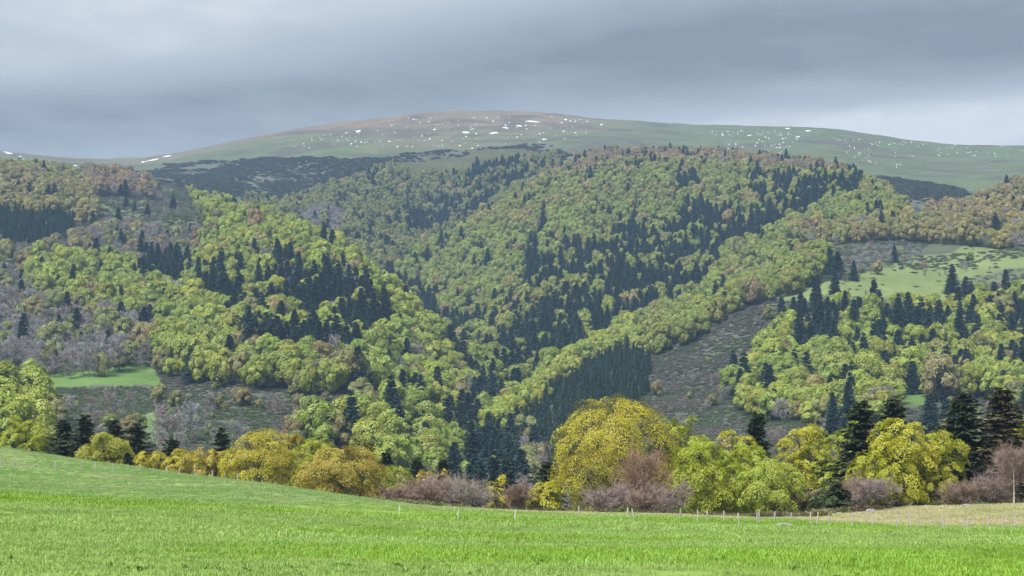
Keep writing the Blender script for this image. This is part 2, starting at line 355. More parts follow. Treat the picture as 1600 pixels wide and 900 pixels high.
MAT_POST = noise_material('weathered_wood', (0.23,0.215,0.19), (0.44,0.42,0.385), 6.0)
MAT_STAKE = noise_material('white_stake', (0.42,0.43,0.43), (0.58,0.59,0.60), 4.0)
MAT_WIRE = noise_material('fence_wire', (0.12,0.11,0.10), (0.22,0.20,0.18), 8.0)
MAT_ROCK = noise_material('granite', (0.13,0.13,0.12), (0.34,0.33,0.31), 2.2, bump=0.8)
MAT_SNOW = noise_material('old_snow', (0.55,0.57,0.60), (0.74,0.75,0.77), 0.15, bump=0.3)

def terrain_material():
    m, t, L = new_mat('land')
    at = N(t, 'ShaderNodeAttribute', attribute_type='GEOMETRY', attribute_name='cover')
    tc = N(t, 'ShaderNodeTexCoord')
    def nz(s, d=5, r=0.6):
        n = N(t, 'ShaderNodeTexNoise'); n.inputs['Scale'].default_value = s; n.inputs['Detail'].default_value = d; n.inputs['Roughness'].default_value = r
        L(tc.outputs['Object'], n.inputs['Vector']); return n.outputs['Fac']
    a, b, c = nz(0.02), nz(0.11), nz(1.6, 6, 0.7)
    k = M(t, 'MULTIPLY_ADD', a, 0.9, 0.15)
    k = M(t, 'ADD', k, M(t, 'MULTIPLY', b, 0.5)); k = M(t, 'ADD', k, M(t, 'MULTIPLY_ADD', c, 0.5, -0.15))
    vm = N(t, 'ShaderNodeVectorMath', operation='SCALE'); L(at.outputs['Color'], vm.inputs[0]); L(k, vm.inputs['Scale'])
    d = N(t, 'ShaderNodeBsdfPrincipled'); d.inputs['Roughness'].default_value = 1.0; d.inputs['Specular IOR Level'].default_value = 0.05
    L(vm.outputs[0], d.inputs['Base Color'])
    bp = N(t, 'ShaderNodeBump'); bp.inputs['Strength'].default_value = 0.5; bp.inputs['Distance'].default_value = 0.6
    L(M(t, 'ADD', b, M(t, 'MULTIPLY', c, 0.3)), bp.inputs['Height']); L(bp.outputs[0], d.inputs['Normal'])
    o = N(t, 'ShaderNodeOutputMaterial'); L(d.outputs[0], o.inputs[0])
    return m
MAT_LAND = terrain_material()

# ------------------------------------------------------------------ terrain mesh
def near_cover(x, y):
    """base colour of the meadow ground near the camera"""
    n = len(x)
    bright = np.array([0.195,0.320,0.036]); pale = np.array([0.238,0.345,0.085]); past = np.array([0.190,0.305,0.088]); straw = np.array([0.400,0.370,0.205]); bank = np.array([0.105,0.100,0.055])
    a = np.clip((fbm(x / 11, y / 8, 3, 4) - 0.44) * 7, 0, 1)[:, None]
    col = bright * a + pale * (1 - a)
    u = U0 + F * x / np.maximum(y, 14)
    # rough pasture up the slope on the left, beyond the mown edge
    edge = 70 + 14 * (fbm(x / 25, y * 0 + 0.5, 8, 2) - 0.5) + np.clip((u - 380) / 200, 0, 1) * 30
    w = np.clip((y - edge) / 22, 0, 1)[:, None] * np.clip((900 - u) / 300, 0, 1)[:, None]
    b = np.clip((fbm(x / 5, y / 3, 13, 3) - 0.45) * 4, 0, 1)[:, None]
    col = col * (1 - w) + (past * (1 - 0.35 * b) + straw * 0.35 * b) * w
    # dead straw grass along the far edge and on the bank at the right
    s = np.clip((y - (113 - np.clip((1300 - u) / 500, 0, 1) * 2)) / 5, 0, 1) * np.clip((u - 560) / 200, 0, 1)
    s = (s * np.clip(0.25 + 0.35 * np.clip((u - 1200) / 120, 0, 1) + 2.2 * (fbm(x / 6, y / 4, 44, 3) - 0.3), 0, 1))[:, None]
    col = col * (1 - s) + straw * s
    far = np.clip((y - np.where(u < 520, 205, 172)) / 12, 0, 1)[:, None]
    return col * (1 - far) + bank * far
def build_terrain():
    ys = [-60.0]
    while ys[-1] < 60: ys.append(ys[-1] + 1.0)
    while ys[-1] < 4200: ys.append(ys[-1] * 1.0095)
    ys = np.array(ys); nx = 520
    s = np.linspace(-1, 1, nx); s = 0.55 * s + 0.45 * s ** 3
    X = s[None, :] * (70 + 0.62 * np.maximum(ys, 0))[:, None]; Y = np.repeat(ys[:, None], nx, 1)
    Z = ground(X, Y)
    x, y, z = X.ravel(), Y.ravel(), Z.ravel()
    col = near_cover(x, y) * .82                      # thatch and soil between the blades
    D = np.maximum(y, 20); u, v = proj(x, D, z)
    far = np.where(y > 330)[0]
    jn = (fbm(x[far] / 40, y[far] / 60, 77, 3) - 0.5) * 30
    c = classify(u[far] + jn, v[far] + jn * 0.4)
    gc = np.array([GROUND_COL[e[6]] for e in COVER])[c]
    # the dome: tan mat-grass and grey heather towards the top, greener lower down
    dm = np.array([e[6] == 'dome' for e in COVER])[c]
    h = np.clip((z[far] - 480) / 130, 0, 1)
    nn = fbm(x[far] / 160, y[far] / 160, 21, 4); tan = np.array([0.150,0.122,0.092]); hea = np.array([0.080,0.075,0.064])
    left = np.clip((1030 - u[far]) / 160, 0.12, 1)
    k = (np.clip(h * 1.2 + (nn - 0.5) * 1.6, 0, 1) * left * dm)[:, None]
    gc = gc * (1 - k) + tan * k
    n2 = fbm(x[far] / 90, y[far] / 50, 55, 4)
    k2 = (np.clip((n2 - 0.53) * 8, 0, 1) * dm * 0.75)[:, None]
    gc = gc * (1 - k2) + hea * k2
    w = np.clip((y[far] - 330) / 60, 0, 1)[:, None]
    col[far] = col[far] * (1 - w) + gc * w
    ny = len(ys); i = np.arange(ny * nx).reshape(ny, nx)
    q = np.stack([i[:-1, :-1], i[:-1, 1:], i[1:, 1:], i[1:, :-1]], -1).reshape(-1, 4)
    me = np_mesh('terrain', np.stack([x, y, z], -1), [q], [MAT_LAND], smooth=True)
    a = me.attributes.new('cover', 'FLOAT_COLOR', 'POINT')
    a.data.foreach_set('color', np.concatenate([col, np.ones((len(col), 1))], 1).astype(np.float32).ravel())
    o = link(bpy.data.objects.new('terrain', me)); tag(o, kind='structure')
build_terrain()

# ------------------------------------------------------------------ plant meshes
class Geo:
    def __init__(s): s.v, s.q, s.m, s.l, s.n = [], [], [], [], 0
    def quads(s, P, mat, lv):                       # P: (k,4,3)
        k = len(P)
        s.v.append(P.reshape(-1, 3)); s.q.append(np.arange(k * 4).reshape(k, 4) + s.n); s.n += 4 * k
        s.m.append(np.full(k, mat)); s.l.append(np.broadcast_to(lv, (k,)))
    def tube(s, pts, rad, mat, sides=6):
        pts = np.asarray(pts, float); rad = np.asarray(rad, float); k = len(pts)
        d = unit(np.gradient(pts, axis=0)); ref = np.array([0.31, 0.95, 0.05])
        a = unit(np.cross(d, ref)); b = np.cross(d, a)
        th = np.arange(sides) / sides * 2 * math.pi
        ring = pts[:, None] + rad[:, None, None] * (np.cos(th)[None, :, None] * a[:, None] + np.sin(th)[None, :, None] * b[:, None])
        i = np.arange(k * sides).reshape(k, sides) + s.n; j = np.roll(i, -1, 1)
        s.v.append(ring.reshape(-1, 3)); s.n += k * sides
        qq = np.stack([i[:-1], j[:-1], j[1:], i[1:]], -1).reshape(-1, 4)
        s.q.append(qq); s.m.append(np.full(len(qq), mat)); s.l.append(np.full(len(qq), 0.5))
    def slivers(s, A, B, wa, wb, mat, rng):         # thin flat strips A->B
        d = unit(B - A); side = unit(np.cross(d, rand_dirs(len(A), rng)))
        wa = np.broadcast_to(wa, (len(A),))[:, None]; wb = np.broadcast_to(wb, (len(A),))[:, None]
        s.quads(np.stack([A - side * wa, A + side * wa, B + side * wb, B - side * wb], 1), mat, rng.random(len(A)))
    def mesh(s, name, mats):
        return np_mesh(name, np.concatenate(s.v), [np.concatenate(s.q)], mats, np.concatenate(s.m), np.concatenate(s.l))
def leaf_quads(C, Nn, T, a, b):
    """leaf lozenges: centre, normal, long direction, half length, half width"""
    T = unit(T - (T * Nn).sum(-1, keepdims=True) * Nn); S = np.cross(Nn, T)
    a = np.broadcast_to(a, (len(C),))[:, None]; b = np.broadcast_to(b, (len(C),))[:, None]
    return np.stack([C - T * a, C + S * b - T * a * 0.1, C + T * a, C - S * b - T * a * 0.1], 1)

def broadleaf(rng, H, R, cb, lobes, sprays, leaves, leaf, flat=0.45, jit=0.5, lobe_r=(.34, .52), trunk=None, wood=True, up=.55, box=3.0, pear=1.0):
    """crown Geo and wood Geo of a broadleaf tree: lobes of foliage, each a shell of flattened sprays of leaves"""
    crown, wd = Geo(), (trunk if trunk is not None else Geo())
    zc = H * (cb + 1) / 2; hz = H * (1 - cb) / 2
    q = (np.arange(lobes) + .5) / lobes; ga = np.arange(lobes) * 2.39996 + rng.random() * 6.28
    d = np.column_stack([np.sqrt(1 - (1 - 2 * q) ** 2) * np.cos(ga), np.sqrt(1 - (1 - 2 * q) ** 2) * np.sin(ga), 1 - 2 * q])
    d = unit(d + rng.normal(size=d.shape) * .55 / math.sqrt(lobes))
    d3 = d / ((np.abs(d) ** box).sum(1, keepdims=True) ** (1 / box))
    rl = rng.uniform(lobe_r[0], lobe_r[1], len(d)) * R
    env = np.array([R, R, hz]); lz = float(np.clip(hz / R, .7, 1.5)) * .9
    cen = d3 * (env * rng.uniform(.55, .70, (len(d), 1))); cen[:, 2] += zc
    # pear shape: widest a little below the middle
    t = (cen[:, 2] - zc) / hz; cen[:, :2] *= (1.05 - pear * (0.25 * np.clip(t, -1, 1) ** 2 + 0.10 * t))[:, None]
    cen = np.vstack([cen, [[0, 0, zc]]]); rl = np.append(rl, R * 0.55); d = np.vstack([d, [[0, 0, .3]]])
    if wood:
        r0 = 0.028 * H + 0.03
        bend = rng.normal(size=(6, 2)) * 0.012 * H; bend[0] = 0
        tz = np.linspace(0, 0.80 * H, 6)
        tp = np.column_stack([np.cumsum(bend, 0), tz])
        wd.tube(np.vstack([[tp[0] - [0, 0, 0.6]], tp]), np.concatenate([[r0 * 1.5], r0 * np.array([1.25, .95, .8, .62, .42, .15])]), 0, 7)
    for i in range(len(cen)):
        k = max(3, int(sprays * (rl[i] / (0.43 * R)) ** 2))
        out = unit(cen[i] - [0, 0, zc - hz * 0.25]) if i < len(cen) - 1 else np.array([0, 0, 1.0])
        sd_ = unit(rand_dirs(k, rng) + out * 0.65)
        sp = cen[i] + sd_ * rl[i] * rng.uniform(.72, 1.05, (k, 1)) * np.array([1, 1, lz])
        sn = unit(sd_ * (1 - up) + np.array([0, 0, up]) + rng.normal(size=(k, 3)) * 0.16)
        rad_ = unit(sp - [0, 0, zc]); rad_[:, 2] *= 0.35
        if wood:
            st = np.array([0, 0, max(H * 0.12, cen[i][2] - rl[i] - 0.22 * H * rng.random())])
            st[:2] = np.array([np.interp(st[2], tz, tp[:, 0]), np.interp(st[2], tz, tp[:, 1])])
            md = (st + cen[i]) / 2 + np.array([0, 0, -0.04 * H])
            wd.tube([st, md, cen[i], cen[i] + out * rl[i] * .5], np.array([.36, .28, .16, .04]) * r0, 0, 5)
            A = np.repeat(cen[i][None] , k, 0) + rng.normal(size=(k, 3)) * rl[i] * .12
            wd.slivers(A, sp, 0.10 * r0 + .01, .01, 0, rng)
        s = rl[i] * rng.uniform(.26, .46, k)
        nl = leaves
        rr = np.sqrt(rng.random((k, nl))); th = rng.random((k, nl)) * 2 * math.pi
        T1 = unit(rad_ - (rad_ * sn).sum(-1, keepdims=True) * sn); T2 = np.cross(sn, T1)
        P = (sp[:, None] + T1[:, None] * (rr * np.cos(th) * s[:, None] * 1.35)[..., None] + T2[:, None] * (rr * np.sin(th) * s[:, None])[..., None]
             + sn[:, None] * ((rng.normal(size=(k, nl)) * flat * 0.35 - 0.35 * rr ** 2) * s[:, None])[..., None])
        Nn = unit(np.repeat(sn[:, None], nl, 1) + rng.normal(size=(k, nl, 3)) * jit)
        T = np.repeat(T1[:, None], nl, 1) + rng.normal(size=(k, nl, 3)) * 0.7
        lv = np.clip(np.repeat(rng.random((k, 1)), nl, 1) * 0.5 + rng.random((k, nl)) * 0.5, 0, 1)
        sz = leaf * rng.uniform(.7, 1.3, k * nl)
        crown.quads(leaf_quads(P.reshape(-1, 3), Nn.reshape(-1, 3), T.reshape(-1, 3), sz, sz * .62), 1 if trunk is not None else 0, lv.ravel())
    # the outermost leaves reach just as far as the crown is wide and high
    allv = np.concatenate([a for a in crown.v]); fz = (H * 1.0) / np.percentile(allv[:, 2], 99.8); fr = R / np.percentile(np.hypot(allv[:, 0], allv[:, 1]), 98.5)
    for gg in (crown, wd):
        for a in gg.v: a[:, 2] = np.where(a[:, 2] > 0, a[:, 2] * fz, a[:, 2]); a[:, :2] *= fr
    return crown, wd
def merge(a, b):
    g = Geo()
    for s in (a, b):
        g.v += s.v; g.q += [q + g.n for q in s.q]; g.m += s.m; g.l += s.l; g.n += s.n
    return g
def conifer(rng, H, R, whorls, per, sprigs, leaf, base=0.06, power=0.85, droop=0.28, mats=(0, 0), ragged=0.2):
    crown, wd = Geo(), Geo()
    r0 = 0.017 * H + 0.03
    wd.tube([(0, 0, -.5), (0, 0, H * .3), (0, 0, H * .7), (0, 0, H * .985)], np.array([1.2, .85, .45, .06]) * r0, mats[0], 7)
    ts = base + (1 - base) * (np.arange(whorls) / whorls) ** 0.92
    A, B, SZ, LV = [], [], [], []
    for t in ts:
        n = max(3, int(per * (1 - 0.55 * t)) + rng.integers(-1, 2))
        ph = rng.random() * 6.28 + np.arange(n) / n * 6.28 + rng.normal(size=n) * .2
        ln = R * ((1 - t) ** power * 0.97 + 0.03) * (1 + rng.normal(size=n) * ragged * 0.7)
        ln = np.clip(ln, 0.02 * R, None)
        # lower branches on old firs thin out
        for k in range(n):
            dh = np.array([math.cos(ph[k]), math.sin(ph[k]), 0]); L_ = ln[k]
            z0 = t * H + rng.normal() * H * 0.018
            ss = np.linspace(0.12, 1, sprigs)
            dr = droop * (0.6 + 0.8 * (1 - t)) * rng.uniform(.7, 1.3)
            zz = z0 + L_ * (0.22 * ss * (0.3 + t) - dr * ss ** 1.6 + 0.10 * ss ** 4)
            P = dh * (ss * L_)[:, None] + np.array([0, 0, 1]) * zz[:, None]
            if wd is not None and L_ > 0.25 * R: wd.slivers(P[:-1:2], P[1::2][:len(P[:-1:2])], .02 * L_ + .01, .012 * L_ + .005, mats[0], rng)
            side = np.array([-dh[1], dh[0], 0])
            w = L_ * 0.30 * (1.08 - ss) + 0.35 * leaf
            b_lv = rng.random()
            for sgn in (-1, 1, 0):
                tip = P + dh * (leaf * 1.1) + side * (sgn * w)[:, None] + rng.normal(size=P.shape) * leaf * 0.22
                tip[:, 2] -= np.abs(sgn) * w * 0.22 + rng.random(len(P)) * leaf * .25
                A.append(P); B.append(tip); SZ.append(np.full(len(P), leaf)); LV.append(np.clip(b_lv * .6 + rng.random(len(P)) * .4, 0, 1))
    A, B, LV = np.concatenate(A), np.concatenate(B), np.concatenate(LV)
    C = (A + B) / 2; T = unit(B - A); half = np.linalg.norm(B - A, axis=1) / 2 + leaf * .35
    Nn = unit(np.array([0, 0, 1.0]) + rng.normal(size=C.shape) * 0.45); Nn = unit(Nn - (Nn * T).sum(-1, keepdims=True) * T)
    crown.quads(leaf_quads(C, Nn, T, half, leaf * rng.uniform(.3, .55, len(C))), mats[1], LV)
    # leader
    tp = np.array([[0, 0, H * .97]] * 6); cr = leaf_quads(tp + rng.normal(size=tp.shape) * .02, unit(rng.normal(size=(6, 3)) * [1, 1, .1]), np.tile([0, 0, 1.0], (6, 1)), H * 0.03, leaf * .25)
    crown.quads(cr, mats[1], .5)
    return crown, wd
def bare_tree(rng, H, R, limbs, br, tw, tl, w, stems=1, twist=0.35, low=0.15, mats=(0, 0), pale=False):
    """leafless tree: trunk and limbs (wood), a cloud of fine twigs"""
    twig, wd = Geo(), Geo()
    r0 = 0.014 * H + 0.02
    st_pts, st_dir, st_len = [], [], []
    for s in range(stems):
        lean = rng.normal(size=2) * (0.06 if stems == 1 else 0.30)
        off = rng.normal(size=2) * (0 if stems == 1 else R * 0.25)
        h = H * (0.93 if stems == 1 else rng.uniform(.55, .8)); z = np.linspace(0, h, 6); q = z / h
        p = np.column_stack([off[0] + lean[0] * z + rng.normal(size=6) * .012 * H * q, off[1] + lean[1] * z + rng.normal(size=6) * .012 * H * q, z])
        k = 1.0 if stems == 1 else .45
        wd.tube(np.vstack([p[0] - [0, 0, .4], p]), np.concatenate([[1.2], np.array([1.05, .85, .66, .48, .28, .08])]) * r0 * k, mats[0], 6)
        n = max(3, limbs // stems); t = rng.uniform(low, .97, n) ** 0.85
        P = np.column_stack([np.interp(t * h, z, p[:, j]) for j in range(3)])
        ph = rng.random(n) * 6.28
        ext = R * np.sqrt(np.clip(1 - ((t - .42) / .62) ** 2, .06, 1)) * rng.uniform(.6, 1.05, n)
        rise = rng.uniform(.35, .95, n)
        d = unit(np.column_stack([np.cos(ph), np.sin(ph), rise]))
        st_pts.append(P); st_dir.append(d); st_len.append(ext * 1.15)
    P, d, ln = np.concatenate(st_pts), np.concatenate(st_dir), np.concatenate(st_len)
    E = P + d * ln[:, None]; E[:, 2] = np.minimum(E[:, 2], H)
    mid = P + d * ln[:, None] * .5 + [0, 0, .02 * H]
    for i in range(len(P)): (twig if pale else wd).tube([P[i], mid[i], E[i]], np.array([.22, .14, .04]) * r0, mats[1] if pale else mats[0], 4)
    def spread(P, E, n, f, sc):
        t = rng.uniform(.15, 1, (len(P), n)); B = P[:, None] + (E - P)[:, None] * t[..., None]
        dd = unit(unit(E - P)[:, None] + rng.normal(size=(len(P), n, 3)) * sc + np.array([0, 0, .18]))
        L_ = np.linalg.norm(E - P, axis=1)[:, None, None] * f * rng.uniform(.6, 1.2, (len(P), n, 1))
        Q = B + dd * L_
        return B.reshape(-1, 3), Q.reshape(-1, 3)
    a, b = spread(P, E, br, .55, .45); (twig if pale else wd).slivers(a, b, w * 1.6, w, mats[1] if pale else mats[0], rng)
    a, b = spread(a, b, tw, .6, .5); twig.slivers(a, b, w, w * .7, mats[1], rng)
    if tl:
        a, b = spread(a, b, tl, .75, .55); twig.slivers(a, b, w * .8, w * .5, mats[1], rng)
    return twig, wd
def scrub(rng, H, R, n, w):
    g = Geo()
    th, rr = rng.random(n) * 6.28, np.sqrt(rng.random(n)) * R
    A = np.column_stack([rr * np.cos(th), rr * np.sin(th), np.full(n, -.15)])
    top = H * np.sqrt(np.clip(1 - (rr / (R * 1.15)) ** 2, .1, 1)) * rng.uniform(.6, 1.1, n)
    B = A + np.column_stack([rng.normal(size=n) * .3 * H, rng.normal(size=n) * .3 * H, top])
    g.slivers(A * [.7, .7, 1], B, w * .5, w, 0, rng)
    C = A + (B - A) * rng.uniform(.5, 1, (n, 1)); Nn = unit(rng.normal(size=(n, 3)) * .6 + [0, 0, 1.2])
    g.quads(leaf_quads(C, Nn, rand_dirs(n, rng), w * 2.6, w * 1.9), 0, rng.random(n))
    return g

# prototypes of the forest trees (far away: one mesh each, wood and foliage as two materials)
PROTO = bpy.data.collections.new('forest_kinds')
def proto_set(prefix, meshes):
    col = bpy.data.collections.new(prefix)
    for i, me in enumerate(meshes):
        col.objects.link(bpy.data.objects.new('%s_%02d' % (prefix, i), me))
    return col
def make_protos():
    r = np.random.default_rng(11)
    B, C, R_, S = [], [], [], []
    for i in range(8):
        H = r.uniform(12.5, 15.5); Rr = r.uniform(4.9, 6.3)
        cr, wd = broadleaf(r, H, Rr, r.uniform(.10, .2), int(r.integers(9, 13)), 32, 15, .40, flat=.2, jit=.18, up=.16, lobe_r=(.40, .62))
        for k in range(len(cr.m)): cr.m[k] = np.full(len(cr.m[k]), 1)
        B.append(merge(wd, cr).mesh('beech_mesh', [MAT_BARK, MAT_LEAF]))
    for i in range(7):
        H = r.uniform(17, 22); cr, wd = conifer(r, H, H * r.uniform(.24, .30), 30, 10, 6, .80, power=r.uniform(.85, 1.15), mats=(0, 1))
        C.append(merge(wd, cr).mesh('fir_mesh', [MAT_FIRBARK, MAT_NEEDLE]))
    for i in range(5):
        H = r.uniform(9, 12); tw, wd = bare_tree(r, H, H * .36, 22, 5, 5, 5, .045, twist=.3, low=.1, mats=(0, 1))
        R_.append(merge(wd, tw).mesh('bare_mesh', [MAT_BARK, MAT_TWIG]))
    for i in range(5):
        S.append(scrub(r, r.uniform(1.1, 1.7), r.uniform(1.2, 1.9), 90, .11).mesh('scrub_mesh', [MAT_LEAF]))
    return B, C, R_, S
PB, PC, PR, PS = make_protos()

def scatter(name, pts, rot, scl, idx, tint, col):
    """one mass: points carrying rotation, scale, kind and tint, each drawn as a plant"""
    me = np_mesh_points(name, pts, rot, scl, idx, tint)
    o = link(bpy.data.objects.new(name, me)); tag(o, kind='stuff')
    ng = bpy.data.node_groups.new(name + '_scatter', 'GeometryNodeTree')
    ng.interface.new_socket('Geometry', in_out='INPUT', socket_type='NodeSocketGeometry')
    ng.interface.new_socket('Geometry', in_out='OUTPUT', socket_type='NodeSocketGeometry')
    gi, go = ng.nodes.new('NodeGroupInput'), ng.nodes.new('NodeGroupOutput')
    ip = ng.nodes.new('GeometryNodeInstanceOnPoints'); ci = ng.nodes.new('GeometryNodeCollectionInfo')
    ci.inputs['Collection'].default_value = col; ci.inputs['Separate Children'].default_value = True; ci.inputs['Reset Children'].default_value = True
    def attr(nm, ty):
        n = ng.nodes.new('GeometryNodeInputNamedAttribute'); n.data_type = ty; n.inputs['Name'].default_value = nm
        return n.outputs[0]
    cx = ng.nodes.new('ShaderNodeCombineXYZ'); Lk = ng.links.new
    Lk(attr('rot', 'FLOAT'), cx.inputs[2])
    Lk(gi.outputs[0], ip.inputs['Points']); Lk(ci.outputs[0], ip.inputs['Instance']); ip.inputs['Pick Instance'].default_value = True
    Lk(attr('idx', 'INT'), ip.inputs['Instance Index']); Lk(cx.outputs[0], ip.inputs['Rotation'])
    Lk(attr('scl', 'FLOAT_VECTOR'), ip.inputs['Scale']); Lk(ip.outputs[0], go.inputs[0])
    md = o.modifiers.new('scatter', 'NODES'); md.node_group = ng
    return o
def np_mesh_points(name, pts, rot, scl, idx, tint):
    me = bpy.data.meshes.new(name); n = len(pts)
    me.vertices.add(n); me.vertices.foreach_set('co', np.asarray(pts, np.float32).ravel())
    scl = np.asarray(scl, np.float32)
    if scl.ndim == 1: scl = np.repeat(scl[:, None], 3, 1)
    for nm, ty, f, arr in (('rot', 'FLOAT', 'value', rot), ('scl', 'FLOAT_VECTOR', 'vector', scl), ('idx', 'INT', 'value', idx), ('tint', 'FLOAT_COLOR', 'color', np.concatenate([tint, np.ones((n, 1))], 1))):
        a = me.attributes.new(nm, ty, 'POINT'); a.data.foreach_set(f, np.asarray(arr, np.int32 if ty == 'INT' else np.float32).ravel())
    return me

# ------------------------------------------------------------------ the forest
FRESH, LIME, OLIVE, COPPER, RUST, DULL = map(np.array, ((.258,.325,.052), (.325,.372,.050), (.282,.282,.064), (.285,.222,.100), (.255,.175,.108), (.235,.272,.080)))
LILAC, ASH, BROWN = map(np.array, ((.310,.280,.292), (.310,.315,.298), (.260,.210,.178)))
FIR, FIR2 = np.array((.032,.070,.062)), np.array((.058,.110,.074))
def place_forest():
    rng = np.random.default_rng(5); s = 7.5
    gy = np.arange(430, 2080, s); pts = []
    for y in gy:
        xs = np.arange(-(0.40 * y + 60), 0.40 * y + 60, s)
        pts.append(np.column_stack([xs + rng.uniform(-.45, .45, len(xs)) * s + (s / 2 if int(y / s) % 2 else 0), np.full(len(xs), y) + rng.uniform(-.45, .45, len(xs)) * s]))
    P = np.concatenate(pts); z = ground(P[:, 0], P[:, 1]); x, y = P.T
    u, v = proj(x, y, z + 7.5)
    jn = (fbm(x / 35, y / 35, 91, 2) - .5) * 16
    c = classify(u + jn, v + jn * .6)
    pb, pc, pr = (np.array([e[k] for e in COVER])[c] for k in (2, 3, 4)); ts = np.array([e[7] for e in COVER])[c]
    # firs grow in clumps
    cl = fbm(x / 55, y / 55, 15, 3); pc2 = np.where((pc > 0) & (pc < .7), np.clip(pc * (0.55 + 0.9 * np.clip((cl - .35) * 3.3, 0, 1)), 0, 1), pc)
    pb2 = np.where(pb + pc > .6, pb + pc - pc2, pb)
    r = rng.random(len(x)); kind = np.full(len(x), -1)
    kind[r < pb2 + pc2 + pr] = 2; kind[r < pb2 + pc2] = 0; kind[r < pc2] = 1
    thin = (kind == 0) & (rng.random(len(x)) < .20); kind[thin] = -1
    thin = (kind == 1) & (rng.random(len(x)) < .15) & (pc < .95); kind[thin] = -1
    n1, n2 = rng.random(len(x)), fbm(x / 70, y / 70, 33, 3)
    T = np.zeros((len(x), 3))
    def mixc(a, b, t): return a[None] * (1 - t[:, None]) + b[None] * t[:, None]
    alt = np.clip((z - 230) / 130, 0, 1)
    t = np.clip(n1 * .75 + (n2 - .5) * 1.4, 0, 1)
    base = {0: mixc(FRESH, OLIVE, t), 1: mixc(DULL, COPPER, t), 2: mixc(OLIVE, COPPER, np.clip(t * 1.2, 0, 1)), 3: mixc(FRESH, DULL, t), 4: mixc(COPPER, RUST, t),
            5: mixc(DULL, OLIVE, t) * .80, 6: .93 * mixc(FRESH, OLIVE, np.clip(t * .9 + alt * .35, 0, 1)), 7: mixc(LIME, FRESH, t)}  # later-budding bowl and centre, also darkened: spur relief and haze put into the tint
    for k, b in base.items():
        m = (ts == k) & (kind == 0); T[m] = b[m]
    m = (kind == 0) & (ts == 6); k = np.clip((alt - .62) * 2.6 + (n2 - .5), 0, 1)[:, None]; T[m] = (T * (1 - k) + COPPER * k)[m]
    odd = (kind == 0) & (rng.random(len(x)) < .07); T[odd] = mixc(COPPER, OLIVE, n1)[odd]
    m = kind == 1; T[m] = mixc(FIR, FIR2, np.clip(n1 * .8, 0, 1))[m]
    pl = m & (pc >= .95) & (u > 500); T[pl] = mixc(FIR2, np.array((.050,.096,.056)), n1)[pl]
    m = kind == 2; T[m] = np.where((n2[:, None] + (n1[:, None] - .5) * .6) > .5, mixc(LILAC, BROWN, n1), mixc(ASH, LILAC, n1))[m]
    T *= rng.uniform(.80, 1.16, (len(x), 1)); T[:, 0] *= rng.uniform(.90, 1.10, len(x))
    # keep well clear of the near row of trees
    k = kind >= 0
    x, y, z, kind, T, c, pc = x[k], y[k], z[k], kind[k], T[k], c[k], pc[k]
    n = len(x)
    scl = np.where(kind == 0, rng.normal(.96, .23, n), np.where(kind == 1, np.clip(rng.normal(.84, .18, n), .45, 1.12), rng.normal(.95, .2, n)))
    scl = np.clip(scl, .5, 1.4) * np.clip(1.12 - z / 1500, .7, 1.15)
    scl = np.where((kind == 1) & (pc >= .95), rng.normal(.62, .05, n), scl)
    low = np.array([e[6] in ('heath', 'pasture', 'rough') for e in COVER])[c] & (kind != 1); scl = np.where(low, scl * np.clip(rng.normal(.42, .14, n), .2, .9), scl)
    scl3 = np.column_stack([scl, scl, scl * rng.uniform(.88, 1.12, n)])
    pl = (kind == 1) & (pc >= .95); scl3[pl, :2] *= .8
    return x, y, z, kind, T, c, scl3, rng
NEAR_TOP = [(-50,690),(0,650),(75,652),(140,650),(240,665),(330,680),(345,672),(400,668),(480,682),(560,705),(640,735),(760,745),(840,745),(870,680),(900,640),(980,624),(1060,645),(1110,680),(1180,650),(1260,662),(1320,640),(1350,625),(1395,622),(1420,660),(1470,672),(1490,630),(1510,612),(1535,660),(1565,605),(1600,640),(1700,640)]
def seen(x, y, z):
    """clear sight line from the meadow to a point above the land and above the near row of trees"""
    ok = np.ones(len(x), bool)
    for t in np.linspace(.25, .985, 50):
        ok &= ground(x * t, y * t) + np.where(y * t > 430, 5, 0) < EYE + (z - EYE) * t + 1.0
    return ok
PLACE = {'corner_wood': 'the left corner wood', 'left_heath': 'the left heath', 'foot_green': 'the left spur foot',
 'left_spur': 'the left spur wood', 'spur_firs': 'the spur fir stand', 'spur_firs_left': 'the small spur firs', 'spur_firs_mid': 'the mixed spur wood',
 'bare_left': 'the left grey wood', 'ridge_strip': 'the bright ridge strip', 'plantation': 'the valley plantation',
 'foot_firs': 'the valley foot firs', 'foot_bare': 'the grey clump by the giant tree', 'gully_firs': 'the central gully', 'gully_edge': 'the central ravine', 'central_wood': 'the central hillside', 'central_firs': 'the central fir stand',
 'upper_strip': 'the heath edge strip', 'right_wood': 'the lower right wood', 'right_firs_a': 'the heath side firs',
 'right_firs_b': 'the lower right fir clump', 'right_firs_c': 'the right edge firs', 'valley_scrub': 'the valley floor scrub', 'heath_slope': 'the open heath slope',
 'pasture': 'the sloping right pasture', 'pasture_scrub': 'the right pasture scrub', 'pasture_bare': 'the lower pasture edge', 'lower_heath': 'the lower scrub slope', 'valley_meadow': 'the valley meadow', 'left_glade': 'the narrow left glade', 'left_meadow': 'the small left meadow',
 'bare_band': 'the grey band above the pasture', 'left_slope': 'the rough slope above the grey wood', 'upper_right_wood': 'the upper wood beyond the pasture', 'plantation_left': 'the plantation at the left edge'}
